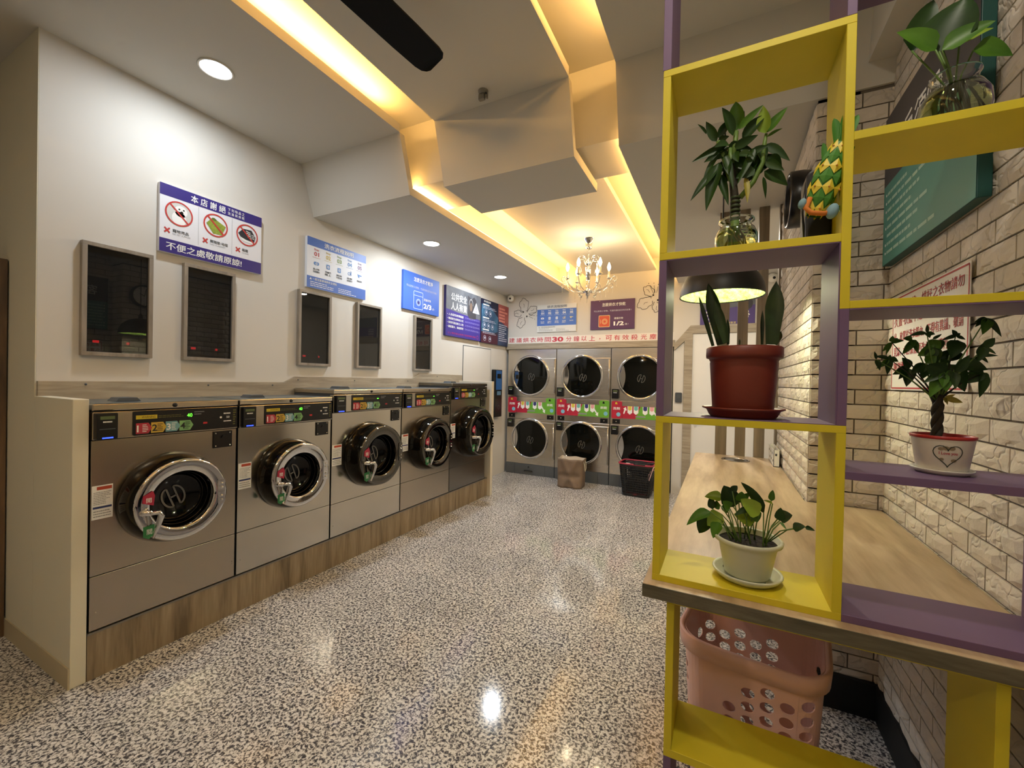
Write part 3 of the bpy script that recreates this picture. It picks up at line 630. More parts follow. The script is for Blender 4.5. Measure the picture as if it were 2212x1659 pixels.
# 1 prohibited items
t, y = board('sign_board', 'white and indigo sign with three crossed-out items, above the first two windows', .643, .428, '#e4e4e8', (XL, 1.325, 2.27), PI/2)
L(t, MB().add(*quad(0, .643, .355, .428, y)).add(*quad(0, .643, 0, .085, y)), navy, 'colour_band')
y -= .0006
L(t, put_text(put_text(MB(), '本 店 謝 絕', .17, .385, .366, .415, y, .02), '下 列 物 品 之', .40, .515, .393, .415, y, .01), white_p); L(t, put_text(MB(), '洗 滌 與 烘 乾', .40, .515, .366, .387, y, .01), white_p)
L(t, put_text(MB(), '不便之處敬請原諒!', .035, .50, .018, .068, y, .02), white_p)
L(t, MB().add(*quad(.2155, .217, .095, .35, y)), greyp, 'divider'); L(t, MB().add(*quad(.4295, .431, .095, .35, y)), greyp, 'divider')
for i, cx in enumerate((.105, .323, .537)):
    cz = .262; R = .078
    if i == 0:
        L(t, disc(MB(), cx, cz, R, y), mat('photo pale', '#cfcfca', .6), 'photo')
        b = MB(); disc(b, cx+.01, cz+.018, .036, y-.0004); disc(b, cx, cz-.03, .045, y-.0004, sx=.9); L(t, b, mat('white fur print', '#f1f1ee', .6), 'photo')
        b = MB(); [disc(b, cx+dx, cz+dz, r, y-.0008, 10) for dx, dz, r in ((.0, .03, .005), (.025, .03, .005), (.014, .012, .009))]; L(t, b, black, 'photo')
    elif i == 1:
        L(t, poly(MB(), [(cx-.06, cz+.0), (cx-.02, cz+.05), (cx+.065, cz+.01), (cx+.04, cz-.055), (cx-.015, cz-.06)], y), mat('moss green print', '#7f8f2c', .7, var=(60, '#9aa63e', 1)), 'photo')
        L(t, poly(MB(), [(cx-.03, cz+.04), (cx-.01, cz+.05), (cx+.01, cz+.035), (cx-.01, cz+.03)], y-.0004), mat('dark moss print', '#5b6a20', .7), 'photo')
    else:
        L(t, poly(MB(), [(cx-.065, cz+.0), (cx-.03, cz+.04), (cx+.03, cz+.045), (cx+.06, cz+.0), (cx+.05, cz-.04), (cx-.03, cz-.045)], y), mat('shoe black print', '#2a2b30', .6), 'photo')
        b = MB(); poly(b, [(cx-.06, cz-.02), (cx-.01, cz-.035), (cx+.045, cz-.04), (cx+.04, cz-.055), (cx-.03, cz-.05)], y-.0004)
        for q in range(4): line(b, [(cx-.01+q*.004, cz+.03-q*.013), (cx+.022+q*.003, cz+.022-q*.013)], .005, y-.0004)
        for q in range(3): line(b, [(cx+.03+q*.002, cz+.012-q*.012), (cx+.052, cz+.008-q*.012)], .004, y-.0004)
        L(t, b, white_p, 'photo')
    b = MB(); ring(b, cx, cz, R-.009, R, y-.001, 36); line(b, [(cx-R*.68, cz+R*.68), (cx+R*.68, cz-R*.68)], .010, y-.0013); L(t, b, mat('ban red', '#c23a36', .5), 'ban_symbol')
    xx = cx-.065; b = MB(); line(b, [(xx-.014, .155), (xx+.014, .125)], .009, y-.0004); line(b, [(xx-.014, .125), (xx+.014, .155)], .009, y-.0007); L(t, b, mat('ban red', '#c23a36'), 'cross')
    txt = ('寵物用品', '腳踏墊‧地毯', '鞋類')[i]; en = ('NO PET SUPPLIES', 'NO CARPET', 'NO SHOES')[i]; ww = (.09, .115, .042)[i]
    L(t, put_text(MB(), txt, xx+.03, xx+.03+ww, .136, .157, y, .01), mat('dark print', '#2a2a22')); L(t, put_text(MB(), en, xx+.03, xx+.03+min(ww*1.1, .1), .12, .130, y), greyp)
# 2 washing steps, 6 drying steps
def steps(t, y, w_, h_, inverse, title, labels, cols):
    zt, zb = (h_*.83, h_*.23); bg = blueS
    if not inverse: L(t, MB().add(*quad(0, w_, zt, h_, y)).add(*quad(0, w_, 0, zb, y)), bg, 'colour_band')
    else: L(t, MB().add(*quad(.0, w_, zb, zt, y)), bg, 'colour_band')
    y -= .0006; hi = white_p if not inverse else mat('grey blue print', '#5b6475', .6)
    L(t, put_text(MB(), title, w_*.26, w_*.76, zt+h_*.035, h_*.965, y, .015), hi)
    for i in range(5):
        cx = w_*(.14+.185*i); c = mat('step '+cols[i], cols[i], .5) if not inverse else white_p
        L(t, put_text(MB(), 'Step', cx-.024, cx+.024, zt-h_*.085, zt-h_*.03, y, .01), c); L(t, put_text(MB(), f'0{i+1}', cx-.024, cx+.026, zt-h_*.185, zt-h_*.1, y, .03), c)
        b = MB(); line(b, [(cx-.04, zt-h_*.215), (cx+.04, zt-h_*.215)], .0022, y)
        L(t, b, c, 'rule')
        ic = mat('icon blue', '#4f83c4', .5) if not inverse else (white_p if i < 3 else mat('icon cream', '#e5d391', .5))
        b = MB(); z = zt-h_*.33
        if i == 0: b.prism(rrect(cx-.026, cx+.026, z-.014, z+.014, .012), y-.0003, y, 'y'); ring(b, cx+.012, z, .004, .009, y-.001, 14)
        elif i in (1, 2): b.prism(rrect(cx-.018, cx+.018, z-.022, z+.02, .005), y-.0003, y, 'y')
        elif i == 3: ring(b, cx-.006, z-.004, .010, .015, y, 18); line(b, [(cx+.012, z-.018), (cx+.012, z+.022), (cx+.018, z+.022), (cx+.018, z-.018)], .004, y)
        else: poly(b, [(cx-.028, z+.016), (cx+.026, z+.010), (cx+.026, z+.002), (cx-.004, z+.0), (cx+.0, z-.018), (cx-.014, z-.012)], y)
        L(t, b, ic, 'icon')
        if i in (0, 1, 2): b = MB(); ring(b, cx+(.0 if i else .0), z-.002, .006, .010, y-.0012, 14); L(t, b, white_p if not inverse else blueS, 'icon')
        L(t, put_text(MB(), labels[i][0], cx-.03, cx+.03, z-h_*.135, z-h_*.095, y-.0002, .005), mat('dark print', '#2a2a22') if not inverse else white_p)
        if labels[i][1]: L(t, put_text(MB(), labels[i][1], cx-.032, cx+.032, z-h_*.185, z-h_*.145, y-.0002, .005), mat('dark print', '#2a2a22') if not inverse else white_p)
    k = white_p if not inverse else greyp
    L(t, put_text(MB(), '▲ 一般注意事項與安全須知', w_*.04, w_*.47, zb*.68, zb*.9, y, .005), k)
    L(t, bars(MB(), w_*.05, w_*.42, zb*.12, zb*.6, 3, y, .3, 11), k, 'fine_print'); L(t, bars(MB(), w_*.5, w_*.82, zb*.08, zb*.55, 3, y, .3, 12), k, 'fine_print')
CL5 = ('#c0454a', '#c8b04a', '#7f9a3c', '#4f83c4', '#7b5a86')
t, y = board('sign_board', 'white and blue washing steps board above the third and fourth windows', .648, .43, '#dfe3ea', (XL, 2.36, 2.262), PI/2)
steps(t, y, .648, .43, False, '洗衣流程說明', (('置入衣物', '勿塞滿機內'), ('把機門', '關上'), ('洗劑已添加', '不需添加'), ('投幣', '或感應卡'), ('開始清洗', '')), CL5)
t, y = board('sign_board', 'blue and white drying steps board on the back wall beside the flower drawing', .642, .428, '#dcdcd6', (-2.637, YB, 2.268), 0, .02)
steps(t, y, .642, .428, True, '烘衣流程說明', (('置入衣物', '勿塞滿機內'), ('把機門', '關上'), ('選擇溫度', '高中低溫'), ('投幣', '或感應卡'), ('開始烘乾', '')), CL5)
# 3 and 7 how full
def howfull(t, y, w_, h_, title, line_, frac, icon_bg, hint):
    L(t, put_text(MB(), title, w_*.27, w_*.80, h_*.78, h_*.90, y, .03), white_p); L(t, put_text(MB(), line_, w_*.08, w_*.93, h_*.60, h_*.66, y, .0), mat('soft white print', '#c9cde0', .6))
    if icon_bg is None:
        b = MB(); pts = rrect(w_*.27, w_*.52, h_*.07, h_*.53, .012); line(b, pts+[pts[0]], .006, y); line(b, [(w_*.27, h_*.42), (w_*.52, h_*.42)], .005, y); ring(b, w_*.4, h_*.25, .034, .040, y); ring(b, w_*.4, h_*.25, .024, .028, y); L(t, b, mat('icon pale', '#cfe3ff', .5), 'icon')
        L(t, disc(MB(), w_*.4, h_*.24, .018, y-.0003), navy, 'icon')
    else:
        L(t, MB().prism(rrect(w_*.195, w_*.455, h_*.08, h_*.48, .014), y-.0004, y, 'y'), mat('icon cream', '#e5d391'), 'icon'); L(t, MB().prism(rrect(w_*.205, w_*.445, h_*.095, h_*.465, .012), y-.001, y, 'y'), mat('orange red print', '#cf5533', .5), 'icon')
        b = MB(); ring(b, w_*.335, h_*.27, .036, .041, y-.0012); ring(b, w_*.335, h_*.27, .022, .027, y-.0012); line(b, [(w_*.24, h_*.34), (w_*.24, h_*.2)], .006, y-.0012); L(t, b, mat('icon cream', '#e5d391'), 'icon')
    L(t, put_text(MB(), hint, w_*.55, w_*.75, h_*.33, h_*.40, y, .01), white_p); L(t, put_text(MB(), frac, w_*.54, w_*.77, h_*.12, h_*.26, y, .04), white_p); L(t, put_text(MB(), '滿 !', w_*.79, w_*.87, h_*.13, h_*.19, y), white_p)
t, y = board('sign_board', 'bright blue board reading 2/3 with a washer icon, above the farthest window', .648, .43, '#3a6ad0', (XL, 3.55, 2.274), PI/2)
howfull(t, y, .648, .43, '怎麼洗衣才乾淨', '可以洗多少衣物，可達到最佳的洗衣效果 !', '2/3', None, '建議衣物')
t, y = board('sign_board', 'dark purple board reading 1/2 with an orange icon, on the back wall', .64, .43, '#56335c', (-1.777, YB, 2.275), 0, .02)
howfull(t, y, .64, .43, '怎麼烘衣才快乾', '可以烘多少衣物，可達到最佳的烘衣效果 !', '1/2', 1, '建議衣物')
# 4 public safety
t, y = board('sign_board', 'indigo public safety board with a grey photo band, near the far corner', .845, .642, '#2a2160', (XL, 4.335, 2.06), PI/2, .035)
L(t, MB().add(*quad(.0, .845, 0, .345, y)), mat('violet blue print', '#3d2f86', .5), 'colour_band')
L(t, poly(MB(), [(0, .345), (.3, .325), (.845, .30), (.845, .642), (0, .642)], y-.0003), mat('grey photo band', '#6d7076', .6, var=(5, '#54565c', 1)), 'photo')
L(t, poly(MB(), [(.5, .33), (.56, .27), (.72, .30), (.72, .56), (.66, .6), (.60, .56), (.50, .6)], y-.0006), mat('dark figure print', '#3c3a3e', .6), 'photo')
b = MB(); disc(b, .585, .45, .035, y-.0008, sz=1.7); L(t, b, mat('brown print', '#6d5a4c', .6), 'photo'); b = MB(); ring(b, .585, .47, .045, .055, y-.0008, 20, 0, PI, 1, 1.7); L(t, b, greyp, 'photo')
L(t, put_text(MB(), '公共安全', .11, .48, .47, .57, y-.001, .03), white_p); L(t, put_text(MB(), '人人有責', .11, .48, .345, .445, y-.001, .03), white_p)
b = MB(); poly(b, [(.63, .38), (.81, .38), (.72, .53)], y-.001); L(t, b, white_p, 'icon'); b = MB(); line(b, [(.72, .49), (.72, .43)], .014, y-.0015); disc(b, .72, .405, .009, y-.0015); L(t, b, indig, 'icon')
for i, s_ in enumerate(('• 人為惡性破壞機器', '• 機器產生故障或火花', '• 發現可疑滋事之人物', '• 嚴重漏水、機器異常')):
    z = .27-i*.052; L(t, put_text(MB(), s_, .03, .40, z-.005, z+.026, y-.001, .01), white_p); L(t, bars(MB(), .44, .82, z-.002, z+.022, 2, y-.001, .35, 20+i), mat('soft violet print', '#8d84c8', .6), 'fine_print')
L(t, put_text(MB(), '以上情形請立即撥打客服專線‧謝謝', .05, .72, .03, .055, y-.001, .0), mat('pink print', '#b03a78', .5)); b = MB(); ring(b, .77, .045, .02, .025, y-.001); L(t, b, mat('pink print', '#b03a78'), 'icon')
# 5 card board
t, y = board('sign_board', 'dark poster with round icons and a red upper corner, against the far corner', .845, .642, '#141a38', (XL, 5.207, 2.052), PI/2, .035)
L(t, poly(MB(), [(0, .08), (.5, .2), (.5, .42), (.18, .60), (0, .56)], y), mat('teal blue glow print', '#3f6f90', .6, var=(3, '#1c2c50', 1)), 'photo')
L(t, MB().add(*quad(0, .845, 0, .10, y-.0003)).add(*quad(0, .845, .10, .16, y-.0003)), mat('maroon print', '#4a1a2c', .6), 'colour_band')
L(t, poly(MB(), [(.5, 0), (.845, 0), (.845, .642), (.5, .642)], y-.0006), mat('midnight print', '#1c2748', .6, var=(3, '#33486c', 1)), 'photo')
L(t, poly(MB(), [(.5, .40), (.845, .30), (.845, .642), (.5, .642)], y-.001), mat('dusty red print', '#8a3d44', .6, var=(4, '#a85a54', 1)), 'photo')
L(t, put_text(MB(), '會員卡優惠活動說明', .06, .26, .595, .625, y-.0015, .01), white_p)
for z in (.55, .36, .185): L(t, bars(MB(), .04, .22, z, z+.022, 1, y-.0015, .9, 4), white_p, 'fine_print'); L(t, bars(MB(), .04, .44, z-.05, z-.01, 2, y-.0015, .35, 5), mat('soft white print', '#c9cde0'), 'fine_print')
for cx, cz in ((.13, .45), (.25, .44), (.08, .26), (.2, .255), (.32, .25), (.1, .07), (.25, .065)):
    b = MB(); ring(b, cx, cz, .036, .041, y-.0015); disc(b, cx+.005, cz+.004, .018, y-.0015); L(t, b, mat('soft white print', '#c9cde0'), 'icon')
L(t, bars(MB(), .53, .8, .36, .6, 5, y-.0015, .6, 9), mat('salmon print', '#d98c7c', .6), 'fine_print'); L(t, bars(MB(), .53, .8, .06, .34, 9, y-.0015, .4, 10), mat('soft white print', '#c9cde0'), 'fine_print')
# 8 purple board behind the slats
t, y = board('sign_board', 'purple and grey board above the white door, behind the hanging lamp', .63, .405, '#4a3478', (-.288, YB, 2.272), 0, .02)
L(t, poly(MB(), [(0, .21), (.3, .22), (.63, .25), (.63, .405), (0, .405)], y), mat('grey photo band', '#6d7076'), 'photo')
L(t, disc(MB(), .545, .27, .06, y-.0005, sz=1.3), mat('dark figure print', '#3c3a3e'), 'photo')
for i, s_ in enumerate(('本店禁止', '請勿喧嘩', '請勿逗留')): L(t, put_text(MB(), s_, .06, .20, .16-i*.045, .19-i*.045, y-.001, .01), white_p)
L(t, put_text(MB(), '請隨手關門維持環境整潔', .06, .42, .018, .045, y-.001, .01), mat('cream print', '#e0cf8e', .6))
b = MB(); disc(b, .535, .165, .026, y-.001); line(b, [(.515, .12), (.56, .135), (.565, .12)], .02, y-.001); b.prism(rrect(.505, .56, .085, .12, .012), y-.0012, y-.001, 'y'); line(b, [(.53, .075), (.515, .045)], .02, y-.001); L(t, b, white_p, 'icon')
# red lettering strip above the dryers
t = thing('lettering_strip', 'white strip of red Chinese characters with a bold 30, above the dryers', 'sign', (-3.185, YB, 2.098))
ob('strip', MB().box(0, 2.575, -.002, 0, 0, .108), mat('strip white', '#e8e2da', .5), t)
b = MB()
for ch, a_, c_ in [('建', 0.047, 0.149), ('議', 0.183, 0.279), ('烘', 0.299, 0.402), ('衣', 0.422, 0.527), ('時', 0.551, 0.65), ('間', 0.677, 0.779), ('分', 1.029, 1.115), ('鐘', 1.148, 1.239), ('以', 1.271, 1.354), ('上', 1.386, 1.481), ('可', 1.636, 1.732), ('有', 1.758, 1.848), ('效', 1.878, 1.973), ('殺', 2.002, 2.096), ('光', 2.137, 2.222), ('塵', 2.256, 2.349)]: put_text(b, ch, a_, c_, .018, .094, -.0026, .012)
put_text(b, '30', 0.802, 0.984, .018, .094, -.0026, .04)
put_text(b, '，', 1.54, 1.561, .03, .055, -.0026)
ob('lettering', b, mat('bright red print', '#c4263a', .5), t)
# line-drawn flowers
def flower(name, label, cx, cz, s, ang, seed):
    t = thing(name, label, 'wall drawing', (cx, YB, cz)); rd = random.Random(seed); b = MB()
    for k in range(4):
        a = ang+k*2*PI/5; pts = []; big = (1.0, 1.25, .85, 1.05)[k]
        for i in range(33):
            q = PI*1.09+(2*PI-.5)*i/32; wb = 1+.09*math.sin(q*5+k*1.7)+.05*math.sin(q*9)
            u_, v_ = s*.66*big**.5+s*.40*big*wb*math.cos(q), s*.30*big*wb*math.sin(q)
            pts.append((u_*math.cos(a)-v_*math.sin(a), u_*math.sin(a)+v_*math.cos(a)))
        line(b, pts, .007, -.0012)
        line(b, [(s*.55*math.cos(a+.05), s*.55*math.sin(a+.05)), (s*.75*math.cos(a-.03), s*.75*math.sin(a-.03)), (s*.85*math.cos(a+.06), s*.85*math.sin(a+.06))], .005, -.0012)
    for k in range(3):
        a = ang-.9+k*.3; line(b, [(s*.35*math.cos(a), s*.35*math.sin(a)), (s*(.75+.1*k)*math.cos(a), s*(.75+.1*k)*math.sin(a))], .005, -.0012); disc(b, s*(.9+.1*k)*math.cos(a), s*(.9+.1*k)*math.sin(a), .006, -.0012, 8)
    disc(b, -.03*s/.2, .04*s/.2, .013, -.0012, 12); disc(b, .03*s/.2, -.03*s/.2, .014, -.0012, 12)
    ob('ink_lines', b, mat('black ink', '#1c1a18', .7), t)
flower('flower_drawing', 'black outline flower drawn on the back wall beside the security camera', -2.86, 2.565, .21, .45, 3)
flower('flower_drawing', 'black outline flower drawn on the back wall right of the purple board', -.86, 2.69, .21, 2.3, 4)
# security cameras, switch, sensor, clock
def dome(label, x, z): 
    t = thing('security_camera', label, 'camera', (x, YB-.09, z)); ob('housing', MB().lathe([(.045, 0), (.048, -.02), (.05, -.05), (.043, -.075), (.02, -.09), (.0005, -.092)], (0, 0, 0), 'z', 24), whitepl, t)
    ob('lens', MB().ball((.012, -.044, -.048), .017, 12, 8), black, t); ob('mount', MB().lathe([(.03, .0), (.03, .02)], (0, 0, 0), 'z', 16), whitepl, t)
dome('white dome camera in the far left corner under the ceiling', -3.08, 2.86); dome('white dome camera above the oak slats', .515, 2.86)
t = thing('wall_switch', 'dark grey switch on the white wall right of the dryers', 'switch', (-.575, YB, 1.25)); ob('plate', MB().prism(rrect(0, .085, 0, .135, .012), -.02, 0, 'y'), mat('dark grey plastic', '#45494d', .4), t, bevel=.002); ob('button', MB().box(.02, .065, -.024, -.02, .06, .11), mat('grey plastic', '#4e5357'), t)
t = thing('motion_sensor', 'small grey sensor on the ceiling near the sloping drop', 'sensor', (-1.353, 2.20, ZH)); ob('base', MB().lathe([(.032, 0), (.03, -.012), (.018, -.02)], (0, 0, 0), 'z', 16), mat('grey sensor plastic', '#8b8578', .5), t)
ob('head', MB().box(-.03, .012, -.012, .012, -.055, -.015), MATS['grey sensor plastic'], t, bevel=.006); ob('bracket', MB().box(.02, .03, -.01, .01, -.05, -.01), MATS['grey sensor plastic'], t); ob('lens', MB().ball((.028, -.012, -.028), .006, 8, 6), black, t)
t = thing('wall_clock', 'black rimmed round clock on the bright brick wall', 'clock', (.378, 2.64, 2.485), -PI/2)
ob('rim', MB().lathe([(.135, 0), (.142, .03), (.142, .085), (.132, .095), (.122, .09), (.12, .07)], (0, 0, 0), 'y', 40), black, t)
fa = ob('dial', MB().lathe([(.121, .066), (.001, .066)], (0, 0, 0), 'y', 40), white_p, t); b = MB(); line(b, [(0, 0), (.05, .03)], .008, -.069); line(b, [(0, 0), (-.02, .09)], .006, -.069); [line(b, [(.1*math.cos(k*PI/6), .1*math.sin(k*PI/6)), (.112*math.cos(k*PI/6), .112*math.sin(k*PI/6))], .005, -.069) for k in range(12)]; ob('hands', b, black, t)

# teal board and paper notice on the right wall (their left edge is the far one)
tealf = mat('teal board face', '#3f8a80', .45); teals = mat('dark teal side', '#0f4a45', .5)
t = thing('notice_board', 'thick teal board with a charcoal heading, high on the right brick wall', 'sign', (XR-.012, 2.392, 2.038), -PI/2)
ob('board', MB().box(0, .767, -.032, 0, 0, .645), teals, t, bevel=.002); y = -.033
L(t, MB().add(*quad(0.001, .766, .002, .345, y)), tealf, 'colour_band'); L(t, MB().add(*quad(.001, .766, .345, .643, y)), mat('charcoal print', '#3b3a40', .5), 'colour_band')
L(t, put_text(MB(), '客戶須知', .10, .52, .42, .54, y-.0006, .02), white_p)
for i in range(8):
    z = .30-i*.036; 
    if i not in (3, 5): L(t, disc(MB(), .035, z, .006, y-.0006, 10), white_p, 'bullet')
    L(t, bars(MB(), .05, .28+.26*((i*37 % 10)/10), z-.009, z+.009, 1, y-.0006, .7, 30+i), mat('pale teal print', '#9fc4b4', .6), 'fine_print')
t = thing('paper_notice', 'white paper notice with a red border and red characters, on the right brick wall', 'notice', (XR-.013, 2.352, 1.494), -PI/2)
ob('sheet', MB().box(0, .634, -.002, 0, 0, .392), mat('white paper', '#e4e0dc', .6), t)
b = MB(); P4 = [(.008, .008), (.626, .008), (.626, .384), (.008, .384), (.008, .008)]; [line(b, P4[i:i+2], .006, -.0026) for i in range(4)]; ob('border', b, mat('dull red print', '#b24048', .6), t)
b = MB()
for i, s_ in enumerate(('本店衣物洗、烘好之衣物請勿', '久置‧衣籃不足時本店有權取', '出，放置於洗衣籃內，不得有異議，敬請', '見諒，本店保留更改內容之權利', '謝謝配合')): put_text(b, s_, .025, (.60, .57, .60, .5, .2)[i], .325-i*.062, .365-i*.062, -.0026, .005)
ob('lettering', b, mat('dull red print', '#b24048'), t)

# ------------------------------------------------------------------ lamps and ceiling fixtures
lampw = mat('lit diffuser', '#ffffff', .4, emit='#f3f7ff', es=14)
for i, (x, y, z) in enumerate(DOWN):
    t = thing('downlight', ('round white downlight in the high ceiling nearest the viewer', 'round white downlight in the low ceiling, nearer of the two', 'round white downlight in the low ceiling, near the far corner')[i], 'lamp', (x, y, z), 0, 'recessed round downlights')
    ob('trim_ring', MB().lathe([(.088, 0), (.090, -.004), (.083, -.008), (.076, -.004), (.074, 0)], (0, 0, 0), 'z', 40), whitepl, t)
    ob('diffuser', MB().lathe([(.077, -.002), (.0005, -.003)], (0, 0, 0), 'z', 40), lampw, t)
# ceiling fan
t = thing('ceiling_fan', 'matt black ceiling fan whose blade reaches over the light slot', 'fan', (-1.365, .74, ZH))
fb = mat('matt black fan', '#050504', .6, spec=.2)
ob('canopy', MB().lathe([(.06, 0), (.055, -.03), (.015, -.05), (.012, -.12)], (0, 0, 0), 'z', 24), fb, t)
ob('motor', MB().lathe([(.012, -.12), (.07, -.14), (.105, -.19), (.105, -.25), (.06, -.29), (.001, -.30)], (0, 0, 0), 'z', 32), fb, t)
for k in range(3):
    a = .096+k*2*PI/3; d = Vector((math.sin(a), math.cos(a), 0)); n_ = Vector((math.cos(a), -math.sin(a), 0)); up = Vector((0, 0, 1))
    vs = []; st = [(.10, .045), (.2, .06), (.40, .076), (.70, .080), (.84, .078), (.875, .070), (.892, .052), (.897, .03)]
    for r, hw in st:
        for s_ in (-1, 1):
            for q in (0, 1): vs.append(d*r+n_*(s_*hw)+up*(-.255+.012*s_+q*.008))
    fs = []
    for i in range(len(st)-1):
        c = 4*i; fs += [(c, c+2, c+6, c+4), (c+1, c+5, c+7, c+3), (c, c+4, c+5, c+1), (c+2, c+3, c+7, c+6)]
    fs += [(0, 1, 3, 2), (len(vs)-4, len(vs)-2, len(vs)-1, len(vs)-3)]
    ob('blade', MB().add(vs, fs), fb, t)
# chandelier
cx, cy = -1.352, 4.476
t = thing('chandelier', 'chrome scroll chandelier with candle bulbs and bead strings', 'chandelier', (cx, cy, 3.08))
ob('canopy', MB().lathe([(.062, 0), (.058, -.012), (.040, -.04), (.034, -.085), (.036, -.105), (.03, -.11), (.001, -.11)], (0, 0, 0), 'z', 28), chrome, t)
ob('rod', MB().tube([(0, 0, -.1), (0, 0, -.26)], .004, 8), chrome, t)
ob('column', MB().lathe([(.004, -.24), (.02, -.255), (.04, -.27), (.03, -.285), (.008, -.30), (.010, -.31), (.030, -.315), (.028, -.36), (.018, -.45), (.013, -.485), (.018, -.495), (.012, -.51), (.02, -.53), (.012, -.55), (.05, -.575), (.055, -.585), (.02, -.60), (.024, -.62), (.008, -.635), (.001, -.66)], (0, 0, 0), 'z', 24), chrome, t)
bulb_m = mat('candle bulb', '#fff2cf', .3, emit=(1, .80, .48), es=9)
candle = mat('candle sleeve', '#cfc6b4', .3, .6)
def sp(c, r0, r1, a0, a1, n=12): return [(c[0]+(r0+(r1-r0)*i/n)*math.cos(a0+(a1-a0)*i/n), c[1]+(r0+(r1-r0)*i/n)*math.sin(a0+(a1-a0)*i/n)) for i in range(n+1)]
for k in range(6):
    a = .35+k*PI/3; ca, sa = math.cos(a), math.sin(a)
    P3 = lambda p: (p[0]*ca, p[0]*sa, p[1])
    am = ob('arm', MB().tube([P3(p) for p in ((.02, -.575), (.09, -.582), (.16, -.555), (.205, -.51), (.222, -.465), (.225, -.44))], .0045, 7), chrome, t)
    ob('drip_cup', MB().lathe([(.004, -.445), (.02, -.438), (.024, -.43), (.01, -.432)], (.225*ca, .225*sa, 0), 'z', 14), chrome, am)
    ob('candle', MB().lathe([(.011, -.435), (.011, -.36), (.004, -.357)], (.225*ca, .225*sa, 0), 'z', 12), candle, am)
    ob('bulb', MB().lathe([(.006, -.357), (.016, -.335), (.020, -.315), (.014, -.29), (.005, -.268), (.0005, -.262)], (.225*ca, .225*sa, 0), 'z', 14), bulb_m, am)
    a2 = a+PI/6; ca, sa = math.cos(a2), math.sin(a2); Q3 = lambda p, ca=ca, sa=sa: (p[0]*ca, p[0]*sa, p[1])
    pts = [(.02, -.58), (.10, -.59), (.19, -.56), (.25, -.515), (.275, -.475)]+sp((.31, -.485), .037, .014, PI*.95, -PI*1.0, 14)
    sc_ = ob('scroll', MB().tube([Q3(p) for p in pts], .0038, 6), chrome, t)
    ob('scroll_leaf', MB().tube([Q3(p) for p in [(.06, -.585)]+sp((.11, -.53), .05, .012, -PI*.6, PI*1.2, 14)], .0035, 6), chrome, sc_)
    b = MB()
    for (r, z0, n_) in ((.325, -.50, 6), (.235, -.55, 6), (.16, -.585, 8), (.09, -.60, 7)):
        for q in range(n_): b.ball((r*ca, r*sa, z0-q*.0125), .0042, 6, 4)
    ob('bead_string', b, mat('glass bead', '#f4efe2', .05, trans=.6, ior=1.5), sc_)
    up = sp((.075, -.245), .05, .055, PI*.8, -.1, 10)+[(.135, -.262), (.142, -.255)]
    us = ob('upper_scroll', MB().tube([Q3(p) for p in [(.02, -.30), (.02, -.27)]+up], .0036, 6).tube([Q3(p) for p in [(.03, -.28), (.06, -.235), (.10, -.24), (.115, -.285), (.10, -.33), (.085, -.37), (.095, -.40)]], .003, 6), chrome, t)
    b = MB(); [b.ball((.142*ca, .142*sa, -.272-q*.013), .0045, 6, 4) for q in range(4)]; [b.ball((.115*ca, .115*sa, -.30-q*.013), .0045, 6, 4) for q in range(5)]
    ob('bead_string', b, MATS['glass bead'], us)
    low = sp((.085, -.61), .022, .026, PI*.5, -PI*.6, 8)
    ob('lower_curl', MB().tube([Q3(p) for p in [(.05, -.585)]+low], .0045, 6).ball(Q3(low[-1]), .009, 8, 6), chrome, t)
for k in range(3):
    a = .35+k*2*PI/3
    l = bpy.data.lights.new('candle_glow', 'POINT'); l.energy = 2.5; l.color = (1, .80, .5); l.shadow_soft_size = .03
    o = bpy.data.objects.new('candle_glow', l); o.location = (cx+.225*math.cos(a), cy+.225*math.sin(a), 2.83); COL.objects.link(o)
# pendant lamp over the worktop
lx, ly, lz = -.018, 2.475, 1.972
t = thing('pendant_lamp', 'black dome pendant lamp with a lime green inside, hanging over the worktop', 'lamp', (lx, ly, lz))
R = .205
outer = [(R*math.cos(PI/2*i/12), R*.92*math.sin(PI/2*i/12)) for i in range(12)]+[(.02, R*.925)]
ob('shade', MB().lathe(outer, (0, 0, 0), 'z', 48), mat('black shade', '#1b1917', .45), t)
ob('rim', MB().lathe([(R, 0), (R*1.005, -.004), (R*.985, -.004), (R*.98, .004)], (0, 0, 0), 'z', 48), black, t)
b = MB(); rd = random.Random(5); n, k_ = 72, 18; prof = []
vs = []
for i in range(k_+1):
    th = PI/2*i/k_*.96
    for j in range(n):
        rr = R*.975-(rd.uniform(0, .007) if 0 < i else 0); vs.append((rr*math.cos(th)*math.cos(2*PI*j/n), rr*math.cos(th)*math.sin(2*PI*j/n), rr*.9*math.sin(th)+.001))
b.add(vs, [(i*n+j, i*n+(j+1) % n, (i+1)*n+(j+1) % n, (i+1)*n+j) for i in range(k_) for j in range(n)])
ob('lining', b, mat('lime moss lining', '#93ad55', .8, var=(45, '#5f8030', 1), bump=(120, .8, .01)), t)
ob('cord', MB().tube([(0, 0, R*.92), (0, 0, ZL-lz)], .004, 8), black, t); ob('socket', MB().lathe([(.022, R*.92-.03), (.02, R*.92+.04), (.006, R*.92+.06)], (0, 0, 0), 'z', 16), black, t)
ob('bulb', MB().ball((0, 0, .12), .032, 16, 10), mat('pendant bulb', '#ffffff', .3, emit=(1, .9, .68), es=8), t)
l = bpy.data.lights.new('pendant_glow', 'POINT'); l.energy = 13; l.color = (1, .88, .66); l.shadow_soft_size = .04
o = bpy.data.objects.new('pendant_glow', l); o.location = (lx, ly, lz+.065); COL.objects.link(o)

